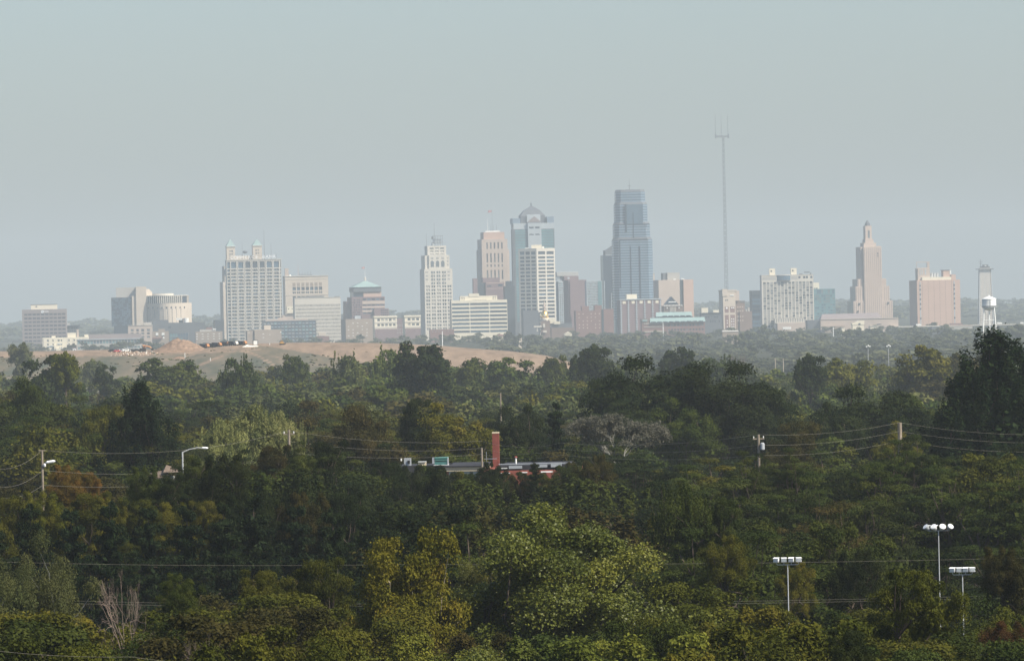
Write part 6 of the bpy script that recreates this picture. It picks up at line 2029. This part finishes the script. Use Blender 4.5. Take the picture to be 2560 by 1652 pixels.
# chimney: its own thing? it is fixed to the building, so a part with courses
ch = b.solid('chimney', m_brick, 1228, 1244.5, 1085, 1170, 3, 0.7)
w_ = b.x(1244.5) - b.x(1228)
mb = MB()
zz = b.z(1168)
while zz < b.z(1086):
    mb.box(b.x(1228) - .008, b.x(1244.5) + .008, 2.992, 3.708, zz, zz + .02)
    zz += .085
mb.build('brick_course', m_mort, ch, kind='stuff')
MB().box(b.x(1227.6), b.x(1244.9), 2.97, 3.73, b.z(1085), b.z(1081.5)).build('chimney_cap', m_trim, ch)
# roof machines: fixed on the roof
ac = b.solid('cooling_unit', m_teal, 1080, 1113.5, 1142.5, 1162.5, 4, 1.2)
b.strips('hood', m_teal, [(1080.5, 1113.5, 1142, 1144.5), (1082, 1112, 1148.5, 1150)], 3.75, 0.25, parent=ac)
b.strips('intake', m_roof, [(1083, 1111, 1150.2, 1152.5)], 3.93, 0.1, parent=ac)
b.strips('frame_end', m_zinc, [(1074.5, 1080, 1143.5, 1158), (1112.5, 1114, 1144, 1162)], 3.8, 1.2, parent=ac)
b.strips('base_rail', c_whitep, [(1078, 1115, 1161.5, 1163)], 3.7, 1.4, parent=ac)
v1 = b.solid('ventilator', m_zinc, 1003, 1020, 1143.5, 1162, 4, 0.9)
b.strips('fan_cover', m_roof, [(1012, 1018, 1149, 1157)], 3.9, 0.12, parent=v1)
b.strips('vent_hood', c_whitep, [(995, 997.5, 1144, 1150)], 3.9, 0.5, parent=v1)
v2 = b.solid('roof_box', m_trim, 1039, 1058, 1153, 1163, 4, 0.8)
b.strips('box_lid', c_whitep, [(1038.5, 1058.5, 1152.4, 1153.6)], 3.9, 1.0, parent=v2)
b.solid('back_roof', m_roof, 985, 1116, 1162.5, None, 3.4, 9)
vp = MB().cyl(b.x(1283.5), 5, 0.085, b.z(1165), b.z(1147), 10).build('flue_pipe', c_whitep, b.root)
MB().cyl(b.x(1283.5), 5, 0.17, b.z(1147.5), b.z(1144), 12, 0, 0.5).build('flue_cap', m_mort, vp)
b.strips('antenna', m_zinc, [(1208, 1240, 1147.2, 1148.4)], 2.2, 0.06)
b.strips('antenna_post', m_zinc, [(1213, 1213.8, 1130, 1162)], 2.2, 0.05)

# brown roofed house
b = Bld('house', 'house showing only a dull brown hipped roof behind rounded green trees', 400, 1178, 520, 4, cat='house')
m_shing = mat('weathered brown shingle', (0.15, 0.115, 0.09), 0.95, 0.1, 0.2, 3.0)
MB().add([(b.x(345), 0, b.z(1200)), (b.x(420), 0, b.z(1192)), (b.x(422), 3.4, b.z(1177)), (b.x(385), 3.4, b.z(1181)), (b.x(345), 7, b.z(1200)), (b.x(420), 7, b.z(1192))], [(0, 1, 2, 3), (4, 3, 2, 5), (0, 3, 4), (1, 5, 2), (0, 4, 5, 1)]).build('roof', m_shing, b.root)
MB().add([(b.x(408), 1, b.z(1181)), (b.x(446), 1, b.z(1181)), (b.x(443), 3, b.z(1173)), (b.x(418), 3, b.z(1164)), (b.x(408), 6, b.z(1181)), (b.x(446), 6, b.z(1181))], [(0, 1, 2, 3), (4, 3, 2, 5), (0, 3, 4), (1, 5, 2), (0, 4, 5, 1)]).build('upper_roof', m_shing, b.root)
b.solid('wall', m_grit, 352, 438, 1194, None, 2.2, 4)

# ------------------------------------------------------------------ poles, wires, lamps
m_pole = mat('weathered utility pole', (0.24, 0.20, 0.155), 0.9, 0.2, 0.25, 2.5)
m_wire = mat('grey aluminium wire', (0.26, 0.24, 0.19), 0.6, 0.4, 0.1, 0.3)
m_lamp = mat('white enamel lamp', (0.85, 0.85, 0.83), 0.4, 0.5, 0.05, 1.0)
POLES = {}


def upole(key, px, py, d, lab, r=.11, arm=True, lamp=None):
    x, y, zt = P(px, py, d)
    g = G(x, y)
    root = empty('utility_pole', (x, y, g))
    tag(root, lab, 'utility pole', 'utility poles along the wires')
    h = zt - g
    MB().tube([(0, 0, -.5), (0, 0, h)], [r * 1.3, r], 8).build('pole', m_pole, root)
    if arm:
        MB().box(-.5, .5, -.05, .05, h - .42, h - .32).build('crossarm', m_pole, root)
        for q in (-.42, 0, .42):
            MB().cyl(q, 0, .045, h - .3, h - .14, 8).build('insulator', c_whitep, root)
    POLES[key] = (x, y, zt)
    return root, h


p1, h1 = upole('a', 105, 1125, 480, 'pale utility pole with a street lamp beside the orange tree', .085, False)
MB().box(-.25, .25, -.05, .05, h1 - .06, h1 + .02).build('crossarm', m_pole, p1)
zl = h1 - 31 * A * 480
la = MB().tube([(0, -.05, zl - .25), (.22, -.1, zl - .1), (.45, -.12, zl + .02)], .035, 6).build('lamp_arm', m_lamp, p1)
MB().lathe(0, 0, [(.04, -.35), (.10, -.25), (.11, .2), (.05, .36)], 10).build('lamp_head', m_lamp, la, (.62, -.12, zl + .05)).rotation_euler = (0, rad(82), 0)
MB().lathe(0, 0, [(.06, -.12), (.1, -.05), (.1, .1), (.03, .14)], 8).build('meter', m_lamp, p1, (.18, -.1, zl - .2))
upole('b', 722, 1074, 560, 'reddish utility pole in the trees behind the pale spiky tree', .11)
upole('c', 1896, 1086, 560, 'utility pole with a hanging transformer below the hotel slab', .11)
pc_, hc_ = upole('d', 2249, 1056, 600, 'broad grey utility pole amid the yellowish tree before the cedar', .2, False)
x, y, z = POLES['c']
px_, h_ = [o for o in S.objects if o.get('label', '').startswith('utility pole with a hanging')][0], z - G(x, y)
MB().lathe(0, 0, [(.12, -.35), (.2, -.3), (.2, .2), (.1, .3)], 10).build('transformer', m_zinc, px_, (.32, -.1, h_ - 1.0))
upole('e', 1204, 1119, 630, 'pale utility pole rising from the flat roof beside the chimney', .1, False)
upole('f', 1251, 982, 900, 'thin far utility pole above the brick chimney', .1, False)
# out of the picture on both sides
E0 = P(-60, 1155, 470)
E1 = P(2640, 1085, 640)


def wire(pts, lab, sag=.6, r=.007, grp='utility wires'):
    mb = MB()
    out = []
    for (a, c) in zip(pts[:-1], pts[1:]):
        for i in range(13):
            t = i / 12
            if out and i == 0:
                continue
            out.append((a[0] + (c[0] - a[0]) * t, a[1] + (c[1] - a[1]) * t, a[2] + (c[2] - a[2]) * t - sag * 4 * t * (1 - t)))
    mb.tube(out, r, 4)
    o = mb.build('power_line', m_wire)
    tag(o, lab, 'wire', grp)
    return o


def off(p, dz, dx=0):
    return (p[0] + dx, p[1], p[2] + dz)


pa, pb_, pc2, pd, pe = (POLES[k] for k in 'abcde')
wire([E0, off(pa, 0), off(pb_, -.1)], 'top wire strung from the lamp pole past the street lamp to the reddish pole', .9)
wire([off(E0, -1.2), off(pa, -1.5), off(pb_, -2.0)], 'second wire down between the lamp pole and the reddish pole', .9)
wire([off(E0, -2.0), off(pa, -2.6), off(pb_, -3.0)], 'lowest wire between the lamp pole and the reddish pole', .8)
wire([off(pb_, -.1), P(1205, 1102, 610), P(1400, 1107, 590), off(pc2, 0)], 'top wire crossing in front of the brick chimney to the transformer pole', .5)
wire([off(pb_, -1.0), P(1205, 1120, 610), P(1400, 1122, 590), off(pc2, -.9)], 'second wire crossing in front of the brick chimney', .5)
wire([off(pb_, -2.0), P(1205, 1135, 610), P(1400, 1137, 590), off(pc2, -1.8)], 'third wire passing low behind the brick chimney roof', .4)
wire([off(pc2, 0), off(pd, 0), E1], 'top wire rising from the transformer pole to the broad grey pole', .4)
wire([off(pc2, -.9), off(pd, -.8), off(E1, -.8)], 'second wire rising to the broad grey pole', .4)
wire([off(pc2, -1.8), off(pd, -1.7), off(E1, -1.7)], 'lowest wire rising to the broad grey pole', .4)
for k, (ya, yb_, yc, lab) in enumerate(((1493, 1508, 1484, 'upper of two thin wires across the near olive trees'), (1500, 1513, 1490, 'lower of two thin wires across the near olive trees'), (1402, 1410, 1392, 'thin wire drawn across the dark foot of the pines'))):
    d_ = 368 if k < 2 else 385
    wire([P(-60, ya, d_), P(1000, yb_, d_), P(2640, yc, d_)], lab, .15, .0045)
wire([P(-60, 1620, 225), P(330, 1641, 225), P(700, 1668, 225)], 'short thin wire low in the near corner under the willow', .1, .0035)
# street lamp arm above the pale spiky tree
x, y, z = P(456, 1129, 500)
sl_ = empty('street_lamp', (x, y, G(x, y)))
tag(sl_, 'white street lamp arm reaching out of dark trees below the pale spiky tree', 'street lamp')
h = z - G(x, y)
MB().tube([(0, 0, -.4), (0, 0, h)], [.09, .06], 8).build('post', c_steel, sl_)
MB().tube([(0, 0, h - .05), (.5, 0, h + .16), (1.15, 0, h + .3), (1.5, 0, h + .27)], [.05, .045, .04, .04], 6).build('arm', c_steel, sl_)
MB().lathe(0, 0, [(.03, -.25), (.08, -.15), (.09, .15), (.04, .28)], 8).build('lamp_head', m_lamp, sl_, (1.72, 0, h + .26)).rotation_euler = (0, rad(93), 0)


# floodlight masts
def flood(px, py, d, lab, square=True, n=4, step=18.5, pole_r=.030):
    x, y, z = P(px, py, d)
    g = G(x, y)
    root = empty('floodlight_mast', (x, y, g), rad(-6))
    tag(root, lab, 'floodlight', 'floodlight masts among the trees')
    h = z - g
    s_ = A * d
    MB().tube([(0, 0, -.4), (0, 0, h)], [pole_r * 1.5, pole_r], 8).build('pole', c_steel, root)
    W_ = step * s_ * (n - 1) / 2
    up = 8 * s_
    if square:
        MB().tube([(-W_, 0, h + up), (-W_, 0, h + .05), (-W_ + .06, 0, h), (W_ - .06, 0, h), (W_, 0, h + .05), (W_, 0, h + up)], .022, 6).build('bracket', c_steel, root)
        for i in (1, 2):
            MB().tube([(-W_ + step * s_ * i, 0, h), (-W_ + step * s_ * i, 0, h + up)], .02, 6).build('stem', c_steel, root)
    else:
        MB().tube([(-W_, 0, h), (W_, 0, h)], .022, 6).build('bracket', c_steel, root)
    for i in range(n):
        xx = -W_ + step * s_ * i
        if square:
            hd = MB().frustum(-.155, .155, -.12, .12, 0, .2, .86).box(-.165, .165, -.13, .13, .2, .225).build('lamp_head', m_lamp, root, (xx, 0, h + up))
            hd.rotation_euler = (rad(8 if i % 2 else 14), 0, rad((-14, 10, -6, 16)[i]))
            MB().box(-.13, .13, -.128, -.118, .03, .17).build('lens', c_ltblue if i % 2 else m_lamp, hd)
        else:
            hd = MB().lathe(0, 0, [(.05, -.16), (.10, -.1), (.19, .12), (.20, .2), (.17, .21)], 16).build('lamp_head', m_zinc if i in (0, 3) else m_lamp, root, (xx, 0, h + .14))
            hd.rotation_euler = (rad(50), 0, rad((-55, -35, 20, 40)[i]))
            MB().cyl(0, 0, .16, .205, .225, 16).build('lens', m_lamp, hd)
            MB().box(-.09, .09, -.05, .05, .0, .06).build('ballast', m_lamp, root, (xx + .12, 0, h + .3))


flood(1969, 1411, 372, 'floodlight mast with four white square lamps before the yellow green tree')
flood(2346, 1326, 395, 'tallest floodlight mast, with four round silver lamps against dark trees', False, 4, 18.2)
flood(2406, 1436, 360, 'shortest floodlight mast with four white square lamps beside brownish trees', True, 4, 16.2)

# ------------------------------------------------------------------ labels for the trees
ZONE = {'hazy': 'hazy back wood', 'mid': 'middle wood', 'nearmid': 'near wood', 'pines': 'pine row', 'low': 'lower dark wood', 'near': 'near trees', 'bottom': 'nearest treetops'}
ORD = ['highest', 'second highest', 'third highest', 'fourth highest', 'fifth highest', 'sixth highest', 'seventh highest', 'eighth highest', 'ninth highest', 'tenth highest']
SIDE = ['picture edge by the office block']
KW = {'cottonwood_tree': 'cottonwood', 'sycamore_tree': 'sycamore', 'elm_tree': 'bushy tree', 'hackberry_tree': 'clumpy tree', 'willow_tree': 'willowy tree', 'oak_tree': 'broad-crowned tree', 'maple_tree': 'rounded tree',
      'locust_tree': 'feathery tree', 'silver_maple_tree': 'spiky-topped tree', 'pine_tree': 'pine', 'cedar_tree': 'cedar', 'dead_tree': 'bare tree', 'poplar_tree': 'poplar'}
cells = {}
for t in TREES:
    tag(t['o'], None, 'tree', 'trees of the ' + ZONE[t['band']])
    if t['label']:
        t['o']['label'] = t['label']
        continue
    lm = min(LAND, key=lambda q: abs(q[0] - t['px']))[1]
    cells.setdefault((t['band'], lm, CLR[t['ck']][1], KW[t['kind']]), []).append(t)
for (band, lm, cw, kw), lst in cells.items():
    lst.sort(key=lambda t: t['py'])
    if len(lst) > 1 and abs(lst[0]['px'] - lst[-1]['px']) < 0:
        pass
    for i, t in enumerate(lst):
        pre = '' if len(lst) == 1 else (('upper ' if i == 0 else 'lower ') if len(lst) == 2 else ORD[min(i, 9)] + ' ')
        lab = '%s%s %s of the %s, below the %s' % (pre, cw, kw, ZONE[band], lm)
        if len(lab.split()) > 16:
            lab = '%s%s %s, %s, below %s' % (pre, cw, kw, ZONE[band], lm)
        t['o']['label'] = lab

# ------------------------------------------------------------------ haze: one closed box of even, pale air
hm = bpy.data.materials.new('pale haze')
hm.use_nodes = True
ht = hm.node_tree
ht.nodes.remove(ht.nodes['Principled BSDF'])
hv = ht.nodes.new('ShaderNodeVolumePrincipled')
hv.inputs['Color'].default_value = (0.655, 0.73, 0.77, 1)
hv.inputs['Density'].default_value = HAZE_DENSITY
hv.inputs['Density Attribute'].default_value = ''
hv.inputs['Anisotropy'].default_value = 0.0
ht.links.new(hv.outputs[0], ht.nodes['Material Output'].inputs['Volume'])
hb = MB().box(-9000, 9000, -900, 25500, 40, 440).build('haze', hm)
hb['kind'] = 'stuff'
hb['label'] = 'pale blue haze hanging over the whole view'
hb['category'] = 'haze'
